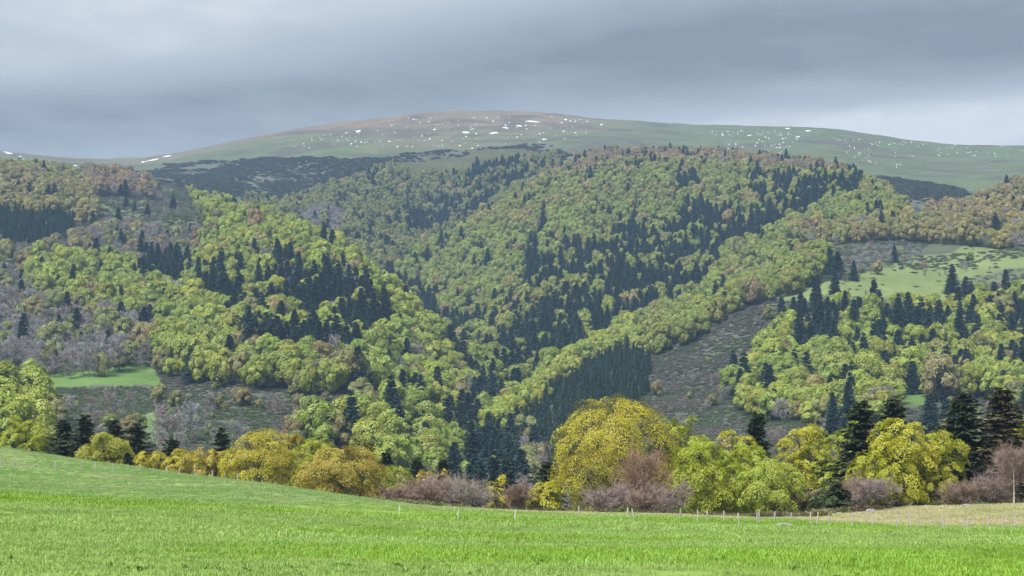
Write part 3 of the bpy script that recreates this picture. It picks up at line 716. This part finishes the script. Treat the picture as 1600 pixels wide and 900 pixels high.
def build_forest():
    x, y, z, kind, T, c, scl3, rng = place_forest()
    n = len(x); rot = rng.random(n) * 6.28
    idx = np.where(kind == 0, rng.integers(0, len(PB), n), np.where(kind == 1, rng.integers(0, len(PC), n), rng.integers(0, len(PR), n)))
    htop = np.where(kind == 0, 13.5, np.where(kind == 1, 19, 10)) * scl3[:, 2]
    u, v = proj(x, y, z + htop * .8)
    ntop = np.interp(u, [a for a, b in NEAR_TOP], [b for a, b in NEAR_TOP])
    cand = (u > 4) & (u < 1596) & (v < ntop - 2) & (y < 1150)
    ci = np.where(cand)[0]; cand[ci] = seen(x[ci], y[ci], (z + htop * .9)[ci])
    single = np.zeros(n, bool)
    for k in (0, 1, 2):
        i = np.where(cand & (kind == k))[0]
        size = htop[i] / y[i]
        single[i[np.argsort(-size)[:300]]] = True
    cols = [proto_set('beech', PB), proto_set('fir', PC), proto_set('bare', PR)]
    P = np.column_stack([x, y, z - .3])
    for k, nm in enumerate(('broadleaf_forest', 'fir_forest', 'leafless_wood')):
        m = (kind == k) & ~single
        scatter(nm, P[m], rot[m], scl3[m], idx[m], T[m], cols[k])
    def hue(t, k):
        if k == 1: return 'deep green' if t[1] > .084 else 'blackish'
        if k == 2: return 'warm brown' if t[0] > t[2] * 1.2 else ('lilac grey' if t[2] >= t[1] else 'ash grey')
        r = t[0] / t[1]
        return 'coppery' if r > 1.13 else 'olive' if r > .93 else 'lime' if r > .80 else 'fresh green'
    names = ('beech_tree', 'fir_tree', 'leafless_tree'); protos = (PB, PC, PR); cat = ('tree', 'conifer', 'leafless tree')
    noun = ('broadleaf tree', 'conifer', 'leafless tree'); near_noun = ('a green tree', 'a conifer', 'a leafless tree')
    sel = np.where(single)[0]; place_of = np.array([PLACE.get(COVER[q][0], 'the wooded slope') for q in c])
    vis = np.where(cand)[0]; made = {}
    for i in sel:
        k = kind[i]; o = bpy.data.objects.new(names[k], protos[k][idx[i]]); link(o)
        o.location = P[i]; o.rotation_euler = (0, 0, rot[i]); o.scale = scl3[i]; o['tint'] = [float(a) for a in T[i]]
        s = scl3[i, 2]; med = np.median(scl3[kind == k, 2]); sz = 'tall' if s > med * 1.13 else 'small' if s < med * .87 else 'mid-sized'
        mates = sel[place_of[sel] == place_of[i]]; part = ''
        if len(mates) > 3:
            fu, fv = (u[mates] < u[i]).mean(), (v[mates] < v[i]).mean()
            part = ('upper ' if fv < .34 else 'lower ' if fv > .66 else 'mid-') + ('left' if fu < .34 else 'right' if fu > .66 else 'middle')
        dd = np.hypot(u[vis] - u[i], (v[vis] - v[i])); dd[vis == i] = 1e9; dd[kind[vis] == k] = 1e9
        rel = ''; b = vis[np.argmin(dd)]
        if dd.min() < 30:
            rel = (' left of ' if u[b] - u[i] > 8 else ' right of ' if u[i] - u[b] > 8 else ' above ' if v[i] < v[b] else ' below ') + near_noun[kind[b]]
        lab = '%s %s %s%s%s%s' % (sz, hue(T[i], k), noun[k], rel, (',' + ' ' + part + ' of ') if part else ' in ', place_of[i])
        lab = lab.replace(' ,', ',').replace('mid-middle', 'middle')
        if len(lab.split()) > 16: lab = lab.replace('mid-sized ', '')
        if len(lab.split()) > 16: lab = lab.replace(rel, '')
        tag(o, lab, cat[k], '%ss in %s' % (noun[k], place_of[i])); made.setdefault(lab, []).append((u[i], o, rel))
    for lab, lst in made.items():
        if len(lst) < 2 or len(lst) > 20: continue
        for q, (_, o, rel) in enumerate(sorted(lst, key=lambda e: e[0])):
            new = '%s, %s' % (lab, ORD[q] + ' of its kind' if q == 0 else ORD[q])
            if len(new.split()) > 16: new = '%s, %s' % (lab.replace('mid-sized ', ''), ORD[q])
            if len(new.split()) <= 16: o['label'] = new
ORD = 'leftmost,second from left,third from left,fourth from left,fifth from left,sixth from left,seventh from left,eighth from left,ninth from left,tenth from left,eleventh from left,twelfth from left,thirteenth from left,fourteenth from left,fifteenth from left,sixteenth from left,seventeenth from left,eighteenth from left,nineteenth from left,twentieth from left'.split(',')
build_forest()

# heath and scrub, a cover nobody could count
def build_heath():
    rng = np.random.default_rng(23); out = []
    for (y0, y1, s) in ((430, 800, 2.0), (800, 1250, 2.6), (1250, 2350, 5.0)):
        for y in np.arange(y0, y1, s):
            xs = np.arange(-(0.40 * y + 20), 0.40 * y + 20, s)
            out.append(np.column_stack([xs + rng.uniform(-.5, .5, len(xs)) * s, y + rng.uniform(-.5, .5, len(xs)) * s, np.full(len(xs), s)]))
    A = np.concatenate(out); x, y, s = A.T; z = ground(x, y); u, v = proj(x, y, z + .8)
    jn = (fbm(x / 40, y / 60, 77, 3) - 0.5) * 30
    c = classify(u + jn, v + jn * .4); ps = np.array([e[6] in ('heath', 'darkheath', 'rough', 'pasture') for e in COVER])[c] * np.array([e[5] for e in COVER])[c]
    patch = fbm(x / 22, y / 30, 61, 3)
    dk = np.array([e[6] == 'darkheath' for e in COVER])[c]
    keep = rng.random(len(x)) < ps * np.where(dk, np.clip(.5 + 3.0 * (fbm(x / 60, y / 90, 62, 3) - .42), 0, 1), np.clip(.85 + .9 * (patch - .4), 0, 1))
    x, y, z, s, dk, patch = (a[keep] for a in (x, y, z, s, dk, patch)); n = len(x)
    t = rng.random((n, 1)); p2 = fbm(x / 45, y / 45, 71, 3)[:, None]
    T = np.array((.135,.158,.098)) * (1 - t) + np.array((.215,.190,.172)) * t
    T = np.where(p2 > .50, T * .4 + np.array((.125,.190,.075)) * .6, T)
    T = np.where(dk[:, None], np.array((.080,.092,.070)) * (.7 + .7 * t), T)
    sc = s / 2.1 * rng.uniform(.6, 1.2, n)
    scatter('heath_scrub', np.column_stack([x, y, z]), rng.random(n) * 6.28, np.column_stack([sc, sc, sc * rng.uniform(.35, .75, n)]), rng.integers(0, len(PS), n), T, proto_set('scrub', PS))
build_heath()

# ------------------------------------------------------------------ snow
def build_snow():
    rng = np.random.default_rng(3); V, Fc = [], []; n0 = 0
    spots = [(838,191,34,9),(812,197,20,8),(727,207,16,6),(560,205,10,5),(772,208,16,6),(790,200,12,5),(850,218,8,5),(1230,201,12,6),(263,244,20,6),(240,250,22,7),(225,253,12,6),(10,238,14,6),(32,245,12,4),(55,252,12,4),(92,259,9,3),(118,259,6,3),(15,240,10,4),
             (884,187,6,4),(899,190,6,4),(940,195,6,4),(1262,205,14,5),(1170,212,6,4)]
    def spread(n, poly, smin, smax):
        p = np.array(poly); got = 0
        while got < n:
            u = rng.uniform(p[:, 0].min(), p[:, 0].max()); v = rng.uniform(p[:, 1].min(), p[:, 1].max())
            if inside(poly, np.array([u]), np.array([v]))[0] and fbm(np.array([u / 30]), np.array([v / 9]), 6, 2)[0] > .38:
                w = rng.uniform(smin, smax) * rng.uniform(.2, .7); spots.append((u, v, w, w * rng.uniform(.3, .55))); got += 1
    spread(120, [(500,212),(640,184),(780,180),(930,184),(960,196),(880,222),(760,236),(560,232)], 2, 9)
    spread(30, [(430,225),(560,200),(620,220),(480,240)], 2, 6)
    spread(85, [(1110,205),(1230,203),(1250,215),(1220,250),(1150,245)], 2, 8)
    spread(70, [(1300,215),(1440,222),(1460,240),(1400,262),(1330,250)], 1.6, 5)
    spread(30, [(1440,224),(1600,231),(1600,248),(1460,245)], 1.5, 5)
    spread(14, [(0,242),(70,252),(100,262),(0,264)], 3, 7)
    for (u, v, w, h) in spots:
        x, y, z = hit(u, v, 1500, 3100)
        rx = w / 2 * y / F; ry = np.clip(h / 2 * y / F * 3.0, 1.2, 10)
        k = 13; th = np.arange(k) / k * 6.28; rr = rng.uniform(.25, 1.2, k); tilt = rng.normal() * .5
        ex, ey = np.cos(th) * rx * rr, np.sin(th) * ry * rr + np.cos(th) * rx * tilt
        X, Y = x + ex, y + ey; Xi, Yi = x + ex * .55, y + ey * .55
        Zo = ground(X, Y) - .25; Zi = ground(Xi, Yi) + .75
        V += [np.column_stack([X, Y, Zo]), np.column_stack([Xi, Yi, Zi]), [[x, y, float(ground(x, y)[0]) + .95]]]
        a = np.arange(k) + n0; b = np.roll(a, -1); Fc += [np.stack([a, b, b + k], -1), np.stack([a, b + k, a + k], -1), np.stack([a + k, b + k, np.full(k, n0 + 2 * k)], -1)]
        n0 += 2 * k + 1
    me = np_mesh('snow', np.concatenate(V), [np.concatenate(Fc)], [MAT_SNOW], smooth=True)
    tag(link(bpy.data.objects.new('snow', me)), 'scattered white snow patches left on the bare summit', 'snow', kind='stuff')
build_snow()

# ------------------------------------------------------------------ the row of trees behind the meadow
GOLD, AMBER, YEL, YG, OLG, SPRING = ((.420,.375,.030), (.405,.328,.042), (.410,.402,.026), (.305,.355,.024), (.305,.315,.032), (.305,.362,.040))
def place(u, D, vtop):
    x = (u - U0) / F * D; z = g1(x, D); return x, z, EYE + D * (V0 - vtop) / F - z
def tree_root(name, x, D, z, label, cat, group, tint):
    e = bpy.data.objects.new(name, None); link(e); e.location = (x, D, z - .05); e.empty_display_size = 1
    tag(e, label, cat, group); return e
NEARTREES = [  # column, distance, top row, width px, colour, kind, label
 (38,226,650,78,YG,'b','yellow-green round tree at the far left end of the row'),
 (165,216,676,98,OLG,'b','low spreading olive-yellow tree beside the dark conifers on the left'),
 (236,214,704,62,GOLD,'b','small golden tree, leftmost of the low golden row behind the fence'),
 (285,210,701,74,GOLD,'b','small golden tree in the middle of the low golden row'),
 (328,206,699,62,AMBER,'b','small amber tree next to the large golden tree on the left'),
 (400,206,671,128,GOLD,'b','large golden domed tree behind the left fence'),
 (455,228,677,72,AMBER,'b','bronze-tinted tree half hidden behind the large golden left tree'),
 (497,218,684,92,YG,'b','bright yellow-green tree between the golden and the orange-topped trees'),
 (532,190,696,142,(.350,.290,.040),'b','broad orange-topped tree where the meadow edge dips'),
 (612,204,728,84,SPRING,'b','low bright lime tree right of the orange-topped tree'),
 (664,206,734,46,AMBER,'b','small orange tree, left one of the pair above the leafless thicket'),
 (693,210,732,40,AMBER,'b','small orange tree, right one of the pair above the leafless thicket'),
 (778,180,742,46,GOLD,'b','slim golden tree right of the leafless thicket'),
 (850,190,750,66,YEL,'b','low yellow tree at the left foot of the giant golden tree'),
 (958,192,623,214,GOLD,'b','giant golden tree, tallest in the row, in mid-picture'),
 (1062,197,652,112,YG,'b','yellow-green tree merging with the right side of the giant golden tree'),
 (1150,206,672,84,YEL,'b','yellow tree behind the two spreading yellow-green trees'),
 (1104,172,690,132,YG,'b','dense spreading yellow-green tree right of the brown birch'),
 (1166,186,693,104,YG,'b','yellow-green tree between the two spreading ones in the middle'),
 (1208,166,718,124,SPRING,'b','feathery pale green tree near the fence, right of centre'),
 (1254,200,663,104,YEL,'b','pale yellow feathery tree behind the pale green one'),
 (1296,196,688,80,YG,'b','yellow-green tree left of the bushy dark fir'),
 (1330,194,658,84,YG,'b','yellow-green tree wrapped around the bushy dark fir'),
 (1402,178,654,128,YEL,'b','layered bright yellow tree in front of the two firs'),
 (1470,178,672,88,(.330,.345,.020),'b','conical yellow-green tree left of the tall dark fir'),
 (1132,180,702,96,YG,'b','low yellow-green tree squeezed behind the dense spreading one'),
 (1362,172,704,84,(.345,.365,.024),'b','low yellow-green tree in front of the bushy dark fir'),
 (1438,186,688,84,YG,'b','yellow-green tree between the layered yellow and the conical trees'),
 (1535,206,688,70,YEL,'b','yellow tree seen between the two tall dark firs'),
 (1597,208,648,66,YEL,'b','yellow tree behind the rightmost fir'),
 (100,242,656,58,None,'f','dark conifer, leftmost of the dark cluster behind the left crest'),
 (133,240,650,62,None,'f','dark conifer, second of the cluster behind the left crest'),
 (178,246,655,54,None,'f','dark conifer, third of the cluster behind the left crest'),
 (215,242,660,62,None,'f','dark broad conifer, rightmost of the cluster behind the left crest'),
 (270,236,684,46,None,'f','small dark conifer above the low golden row'),
 (346,252,671,38,None,'f','dark conifer tip left of the large golden left tree'),
 (200,204,706,18,None,'f','tiny dark fir beside the low olive-yellow tree'),
 (574,232,694,46,None,'f','dark conifer behind the right shoulder of the orange-topped tree'),
 (604,238,704,36,None,'f','dark conifer above the low lime tree'),
 (651,242,716,38,None,'f','small dark conifer left of the orange pair'),
 (692,238,716,28,None,'f','slim dark conifer above the orange pair'),
 (856,206,721,56,None,'f','dark fir at the left side of the giant golden tree'),
 (1183,216,646,44,None,'f','dark fir tip rising behind the middle yellow-green trees'),
 (1345,184,627,88,None,'f','bushy dark fir among yellow-green trees, right of centre'),
 (1395,206,621,76,None,'f','dark fir behind the layered yellow tree'),
 (1505,188,613,92,None,'f','tall dark layered fir, left of the two at the right'),
 (1566,186,607,94,None,'f','tall brownish dark fir, right of the two at the right'),
 (1309,163,754,44,None,'f','small dark green fir beside the leafless shrubs'),
 (622,160,768,44,BROWN,'s','low brown leafless shrub at the left end of the thicket'),
 (656,164,754,60,BROWN,'s','purple-brown leafless shrub below the orange pair'),
 (692,168,748,66,LILAC,'s','purplish leafless shrub in the middle of the thicket'),
 (722,170,744,58,BROWN,'s','tall reddish leafless shrub in the thicket'),
 (744,163,752,54,ASH,'s','pale grey leafless shrub at the right of the thicket'),
 (806,158,762,40,BROWN,'w','slender birch with white trunk between the thicket and the giant tree'),
 (1000,166,713,76,(.310,.225,.175),'w','bushy brown leafless birch in front of the giant golden tree'),
 (952,160,757,58,LILAC,'s','lilac leafless shrub left of the brown birch'),
 (1036,163,744,50,LILAC,'s','lilac leafless shrub right of the brown birch'),
 (1005,154,776,52,BROWN,'s','low rounded leafless shrub at the foot of the brown birch'),
 (1326,168,742,50,BROWN,'s','dark leafless shrub right of the small green fir'),
 (1362,165,752,58,LILAC,'s','leafless shrub under the layered yellow tree'),
 (1266,165,768,44,BROWN,'s','brown leafless shrub left of the small green fir'),
 (1505,172,764,56,BROWN,'s','brown leafless shrub under the tall dark firs'),
 (1548,172,752,60,LILAC,'s','lilac leafless shrub between the firs and the right birch'),
 (1584,168,708,74,(.290,.240,.235),'w','purplish leafless birch with white trunk at the right edge'),
 (980,150,789,44,(.130,.140,.040),'g','low pale olive bush at the foot of the lilac shrubs'),
 (1288,162,764,52,(.090,.135,.040),'g','pale green bush beside the small green fir'),
 (1282,150,799,40,(.140,.120,.035),'g','low yellowish gorse bush behind the fence'),
 (1252,150,804,44,(.130,.100,.040),'g','low brownish gorse bush left of the yellowish one'),
 (1350,160,788,70,(.120,.085,.045),'g','low reddish bracken bush behind the white boulder'),
]
def build_near_trees():
    for i, (u, D, vt, w, tint, kd, lab) in enumerate(NEARTREES):
        r = np.random.default_rng(100 + i); x, z, H = place(u, D, vt); R = w / 2 * D / F
        if kd == 'b':
            e = tree_root('broadleaf_tree', x, D, z, lab, 'tree', 'trees in the row behind the meadow', tint)
            area = 4 * math.pi * R * (R + H * .4) / 2
            nl = int(np.clip(area * 130, 9000, 92000)); lob = int(np.clip(10 + R * 2.4, 12, 32)); spr = int(np.clip(6 + R * 3.2, 14, 30))
            per = max(16, int(nl / ((lob + 1) * spr)))
            cr, wd = broadleaf(r, H, R, -.05, lob, spr, per, .105, flat=.26, jit=.30, lobe_r=(.30, .46), up=.38, box=3.6, pear=.45)
            me = cr.mesh('crown', [MAT_LEAF]); t = link(bpy.data.objects.new('trunk', wd.mesh('trunk', [MAT_BARK])), e)
            c = link(bpy.data.objects.new('crown', me), e)
            c['tint'] = [float(a) for a in np.array(tint) * 1.02]
        elif kd == 'f':
            e = tree_root('fir_tree', x, D, z, lab, 'conifer', 'conifers in the row behind the meadow', None)
            wh = int(np.clip(H * 2.9, 14, 50))
            cr, wd = conifer(r, H, R * 1.18, wh, 12, 9, .22 + .015 * H, power=.66, droop=.38, ragged=.60)
            link(bpy.data.objects.new('trunk', wd.mesh('trunk', [MAT_FIRBARK])), e)
            c = link(bpy.data.objects.new('crown', cr.mesh('crown', [MAT_NEEDLE])), e)
            c['tint'] = [.080, .068, .030] if u > 1540 else [.050, .066, .030]
        elif kd in 'sw':
            e = tree_root('leafless_birch' if kd == 'w' else 'leafless_shrub', x, D, z, lab, 'leafless tree' if kd == 'w' else 'shrub', 'leafless growth along the meadow edge', tint)
            st = 1 if kd == 'w' else 6
            tw, wd = bare_tree(r, H, R, 44 if kd == 'w' else 44, 6, 6, 7, .012, stems=st, low=.07 if kd == 'w' else .05, pale=kd == 'w')
            link(bpy.data.objects.new('trunk', wd.mesh('trunk', [MAT_BIRCH if kd == 'w' else MAT_BARK])), e)
            c = link(bpy.data.objects.new('twigs', tw.mesh('twigs', [MAT_TWIG])), e); c['tint'] = [float(a) * (.90, .78, .70)[q] for q, a in enumerate(tint)]
        else:
            e = tree_root('low_bush', x, D, z, lab, 'bush', 'low bushes along the meadow edge', tint)
            cr, wd = broadleaf(r, H, R, -.1, 12, 10, 34, .11, flat=.6, jit=.8)
            link(bpy.data.objects.new('stems', wd.mesh('stems', [MAT_BARK])), e)
            c = link(bpy.data.objects.new('crown', cr.mesh('crown', [MAT_LEAF])), e); c['tint'] = [float(a) for a in tint]
build_near_trees()

def build_undergrowth():
    rng = np.random.default_rng(77); n = 5200
    y = rng.uniform(146, 205, n); u = rng.uniform(440, 1760, n); x = (u - U0) / F * y
    y0 = np.interp(u, [440, 600, 760, 1000, 1250, 1330, 1420, 1600, 1760], [205, 152, 150, 150, 152, 160, 176, 178, 178])
    k = (y > y0 + rng.normal(size=n) * 2) & (y < y0 + 24) & (rng.random(n) < .25 + .9 * fbm(x / 6, y / 6, 12, 2)); x, y = x[k], y[k]; n = len(x)
    t = rng.random((n, 1)); p = fbm(x / 9, y / 9, 14, 2)[:, None]
    T = np.where(p > .5, np.array((.150,.112,.070)) * (1 - t) + np.array((.115,.120,.045)) * t, np.array((.250,.225,.120)) * (1 - t) + np.array((.140,.170,.055)) * t)
    sc = rng.uniform(.25, .8, n)
    meshes = [scrub(rng, 1.3, 1.1, 150, .045).mesh('bramble', [MAT_LEAF]) for _ in range(4)]
    scatter('undergrowth', np.column_stack([x, y, ground(x, y)]), rng.random(n) * 6.28, np.column_stack([sc * 1.2, sc * 1.2, sc]), rng.integers(0, 4, n), T, proto_set('bramble_kinds', meshes))
build_undergrowth()

# ------------------------------------------------------------------ fences, stakes, boulders
def post_mesh(rng, h, r, mat):
    g = Geo(); k = 6; z = np.linspace(-.35, h, k); b = rng.normal(size=2) * .02
    g.tube(np.column_stack([b[0] * z, b[1] * z, z]), r * np.array([1.05, 1, 1.02, .97, .95, .9]), 0, 7)
    g.tube([(b[0] * h, b[1] * h, h), (b[0] * h, b[1] * h, h + r * .35)], [r * .9, r * .2], 0, 7)
    return g.mesh('post', [mat])
def fence(posts, label, strands, seed, d0=60, d1=200):
    rng = np.random.default_rng(seed); pts = []
    root = None; kids = []
    for (u, vb, vt, lean) in posts:
        x, y, z = hit(u, vb, d0, d1); h = max(.75, (vb - vt) * y / F)
        pts.append((x, y, z, h)); kids.append((x, y, z, h, lean))
    c = np.array(pts).mean(0)
    root = link(bpy.data.objects.new('wire_fence', None)); root.location = (c[0], c[1], c[2]); tag(root, label, 'fence')
    for x, y, z, h, lean in kids:
        o = link(bpy.data.objects.new('post', post_mesh(rng, h, rng.uniform(.04, .07), MAT_POST)), root)
        o.location = (x - c[0], y - c[1], z - c[2]); o.rotation_euler = (rng.normal() * .04, lean + rng.normal() * .03, rng.random() * 6)
    for s in strands:
        g = Geo()
        for a, b in zip(pts[:-1], pts[1:]):
            A = np.array([a[0], a[1], a[2] + min(s, a[3] - .05)]) - [c[0], c[1], c[2]]; B = np.array([b[0], b[1], b[2] + min(s, b[3] - .05)]) - [c[0], c[1], c[2]]
            mid = (A + B) / 2 - [0, 0, .04]; g.tube([A, mid, B], [.003] * 3, 0, 3)
        link(bpy.data.objects.new('wire', g.mesh('wire', [MAT_WIRE])), root)
def build_fences():
    L_ = [(2,728,715,0),(22,729,718,0),(28,729,717,.05),(40,731,719,0),(87,733,722,-.1),(104,730,719,0),(127,731,722,0),(149,735,722,-.05),(176,737,725,0),(200,736,727,0),(219,737,730,0),(240,740,731,0),(261,741,732,0),(280,743,732,0),(305,744,733,0),(332,747,735,0),(352,749,738,0),(371,751,741,0),(395,753,745,.1),(410,754,746,0),(432,757,750,0),(458,760,754,0)]
    fence(L_, 'line of thin pale wooden posts with wire across the left pasture', (.35, .7), 1, 90, 170)
    R_ = [(1062,812,806,0),(1090,816,797,0),(1105,815,808,0),(1131,816,807,0),(1155,821,804,0),(1183,818,803,0),(1187,818,797,.05),(1210,817,803,0),(1235,818,801,0),(1267,820,800,0),(1276,822,800,.15),(1295,822,805,0),(1331,823,802,0),(1363,825,807,0),(1401,826,806,0),(1424,829,799,-.14),(1436,827,814,0),(1475,828,811,0),(1505,829,809,0),(1511,830,809,-.1),(1546,828,804,0),(1567,828,806,0),(1585,828,807,.05)]
    fence(R_, 'weathered wooden posts with wire along the right meadow edge', (.4, .8), 2, 60, 135)
    M_ = [(904,806,800,0),(981,810,803,0),(991,814,801,-.1)]
    fence(M_, 'three short dark fence posts below the brown birch in mid-picture', (.35,), 4, 70, 135)
    rng = np.random.default_rng(8)
    for (u, vb, vt, lab) in ((624,802,793,'thin white stake in the meadow left of centre'), (716,810,799,'thin white stake below the leafless thicket'), (805,814,800,'thin white stake below the slender birch')):
        x, y, z = hit(u, vb, 50, 135)
        g = Geo(); h = (vb - vt) * y / F + .1
        g.tube([(0, 0, -.3), (0, 0, h * .5), (0.01, 0, h)], [.035, .033, .028], 0, 6); g.tube([(0.01, 0, h), (.01, 0, h + .02)], [.028, .008], 0, 6)
        g.tube([(.05, 0, h * .62), (-.02, 0, h * .62)], [.012, .012], 0, 5); g.tube([(.05, 0, h * .85), (-.02, 0, h * .85)], [.012, .012], 0, 5)
        o = link(bpy.data.objects.new('fence_stake', g.mesh('fence_stake', [MAT_STAKE]))); o.location = (x, y, z); tag(o, lab, 'stake', 'white stakes in the meadow')
build_fences()
def build_boulders():
    import bmesh
    for i, (u, v, w, h, lab) in enumerate(((1359,801,14,8,'pale rounded boulder on the straw bank below the layered yellow tree'), (1311,804,10,5,'low grey boulder left of the pale rounded one'),
        (1447,793,8,5,'small grey boulder at the top of the straw bank under the conical tree'), (1510,791,13,5,'flat pale boulder at the top of the straw bank under the firs'),
        (1226,823,26,7,'flat pale rock lying at the fence right of centre'), (55,729,7,4,'small white stone on the left pasture by the fence'), (71,770,6,3,'small white stone low on the left pasture'), (94,707,8,3,'flat white stone on the left crest'))):
        x, y, z = hit(u, v, 60, 200); bm = bmesh.new(); bmesh.ops.create_icosphere(bm, subdivisions=3, radius=1)
        r = np.random.default_rng(60 + i); o1 = r.uniform(0, 50, 3)
        from mathutils import noise as mn
        for q in bm.verts:
            k = 1 + .38 * mn.noise(q.co * 1.1 + Vector(o1)) + .14 * mn.noise(q.co * 3 + Vector(o1)); q.co *= k
            if q.co.z > .55: q.co.z = .55 + (q.co.z - .55) * .4
        me = bpy.data.meshes.new('boulder'); bm.to_mesh(me); bm.free(); me.materials.append(MAT_ROCK)
        o = link(bpy.data.objects.new('boulder', me)); o.location = (x, y, z + h * .25 * y / F); s = w / 2 * y / F
        o.scale = (s, s * .8, max(h / 1.5 * y / F, .08)); o.rotation_euler = (0, 0, r.random() * 6); tag(o, lab, 'boulder', 'boulders in the pasture')
build_boulders()

# ------------------------------------------------------------------ grass
def tuft(rng, n, R, h, w, lean=.45, floppy=.5):
    g = Geo(); th, rr = rng.random(n) * 6.28, np.sqrt(rng.random(n)) * R
    A = np.column_stack([rr * np.cos(th), rr * np.sin(th), np.full(n, -.02)])
    hh = h * rng.uniform(.5, 1.15, n); dr = rng.random(n) * 6.28; d = np.column_stack([np.cos(dr), np.sin(dr), np.zeros(n)])
    le = rng.uniform(.1, 1, n) * lean
    Bm = A + d * (le * hh * .35)[:, None] + np.array([0, 0, 1]) * (hh * .6)[:, None]
    C = A + d * (le * hh * (1 + floppy))[:, None] + np.array([0, 0, 1]) * (hh * (1 - .35 * le))[:, None]
    s = np.column_stack([-d[:, 1], d[:, 0], np.zeros(n)]); tw = rng.normal(size=n)[:, None] * .6; s = unit(s + d * tw) * (w * rng.uniform(.6, 1.3, n))[:, None]
    lv = rng.random(n)
    g.quads(np.stack([A - s, A + s, Bm + s * .8, Bm - s * .8], 1), 0, lv); g.quads(np.stack([Bm - s * .8, Bm + s * .8, C + s * .12, C - s * .12], 1), 0, lv)
    return g.mesh('tuft', [MAT_GRASS])
def build_grass():
    rng = np.random.default_rng(41)
    kinds = [tuft(rng, 46, .30, .115, .0055) for _ in range(4)] + [tuft(rng, 46, .42, .17, .010) for _ in range(3)] + [tuft(rng, 46, .7, .20, .018) for _ in range(3)]
    col = proto_set('grass_kinds', kinds)
    A = []
    for (y0, y1, dens, k0, k1) in ((14, 32, 13, 0, 4), (32, 62, 6, 4, 7), (62, 205, 2.4, 7, 10)):
        area = (y1 - y0) * (.42 * (y0 + y1) + 40); n = int(area * dens)
        y = np.sqrt(rng.uniform(y0 ** 2, y1 ** 2, n)); x = rng.uniform(-1, 1, n) * (.42 * y + 20)
        A.append(np.column_stack([x, y, rng.integers(k0, k1, n)]))
    A = np.concatenate(A); x, y, k = A.T; z = ground(x, y); T = near_cover(x, y); n = len(x)
    u = U0 + F * x / y
    lush = fbm(x / 3.0, y / 3.0, 88, 3); pastw = np.clip((y - 75) / 10, 0, 1)
    bare = (y > np.where(u < 520, 205, 172)); 
    sc = (.65 + .9 * np.clip(lush - .2, 0, 1)) * rng.uniform(.75, 1.2, n) * (1 - .35 * pastw * (u < 700))
    T = T * rng.uniform(.84, 1.18, (n, 1)) * np.clip(.82 + .4 * lush, .8, 1.2)[:, None]
    keep = ~bare
    scatter('meadow_grass', np.column_stack([x, y, z])[keep], (rng.random(n) * 6.28)[keep], np.column_stack([sc, sc, sc])[keep], k.astype(int)[keep], T[keep], col)
    # broad-leaved weeds in the sward
    W = []
    for i in range(3):
        g = Geo(); m = 16; th = rng.random(m) * 6.28; d = np.column_stack([np.cos(th), np.sin(th), rng.uniform(.3, 1.3, m)]); d = unit(d)
        g.quads(leaf_quads(d * .13, unit(np.cross(np.cross(d, [0, 0, 1.0]), d)), d, .13 * rng.uniform(.7, 1.2, m), .045), 0, rng.random(m)); W.append(g.mesh('weed', [MAT_GRASS]))
    n = 6000; y = np.sqrt(rng.uniform(16 ** 2, 75 ** 2, n)); x = rng.uniform(-1, 1, n) * .40 * y
    kp = fbm(x / 2.2, y / 2.2, 19, 3) > .64; x, y = x[kp], y[kp]; n = len(x)
    T = np.array((.135,.265,.048)) * rng.uniform(.8, 1.3, (n, 1))
    scatter('meadow_weeds', np.column_stack([x, y, ground(x, y)]), rng.random(n) * 6, rng.uniform(.2, .45, n), rng.integers(0, 3, n), T, proto_set('weed_kinds', W))
build_grass()

# ------------------------------------------------------------------ haze
def build_haze():
    m, t, L = new_mat('haze')
    pv = N(t, 'ShaderNodeVolumePrincipled'); pv.inputs['Color'].default_value = (0.45, 0.68, 1.0, 1); pv.inputs['Density'].default_value = HAZE; pv.inputs['Anisotropy'].default_value = 0.0
    o = N(t, 'ShaderNodeOutputMaterial'); L(pv.outputs[0], o.inputs['Volume'])
    x, y0, y1, z0, z1 = 2800, -80, 4400, -75, 760
    v = [(sx * x, y, z) for z in (z0, z1) for y in (y0, y1) for sx in (-1, 1)]
    f = [(0,2,3,1),(4,5,7,6),(0,1,5,4),(2,6,7,3),(0,4,6,2),(1,3,7,5)]
    o = link(bpy.data.objects.new('haze', np_mesh('haze', v, [f], [m]))); tag(o, kind='stuff')
HAZE = 0.000105
build_haze()
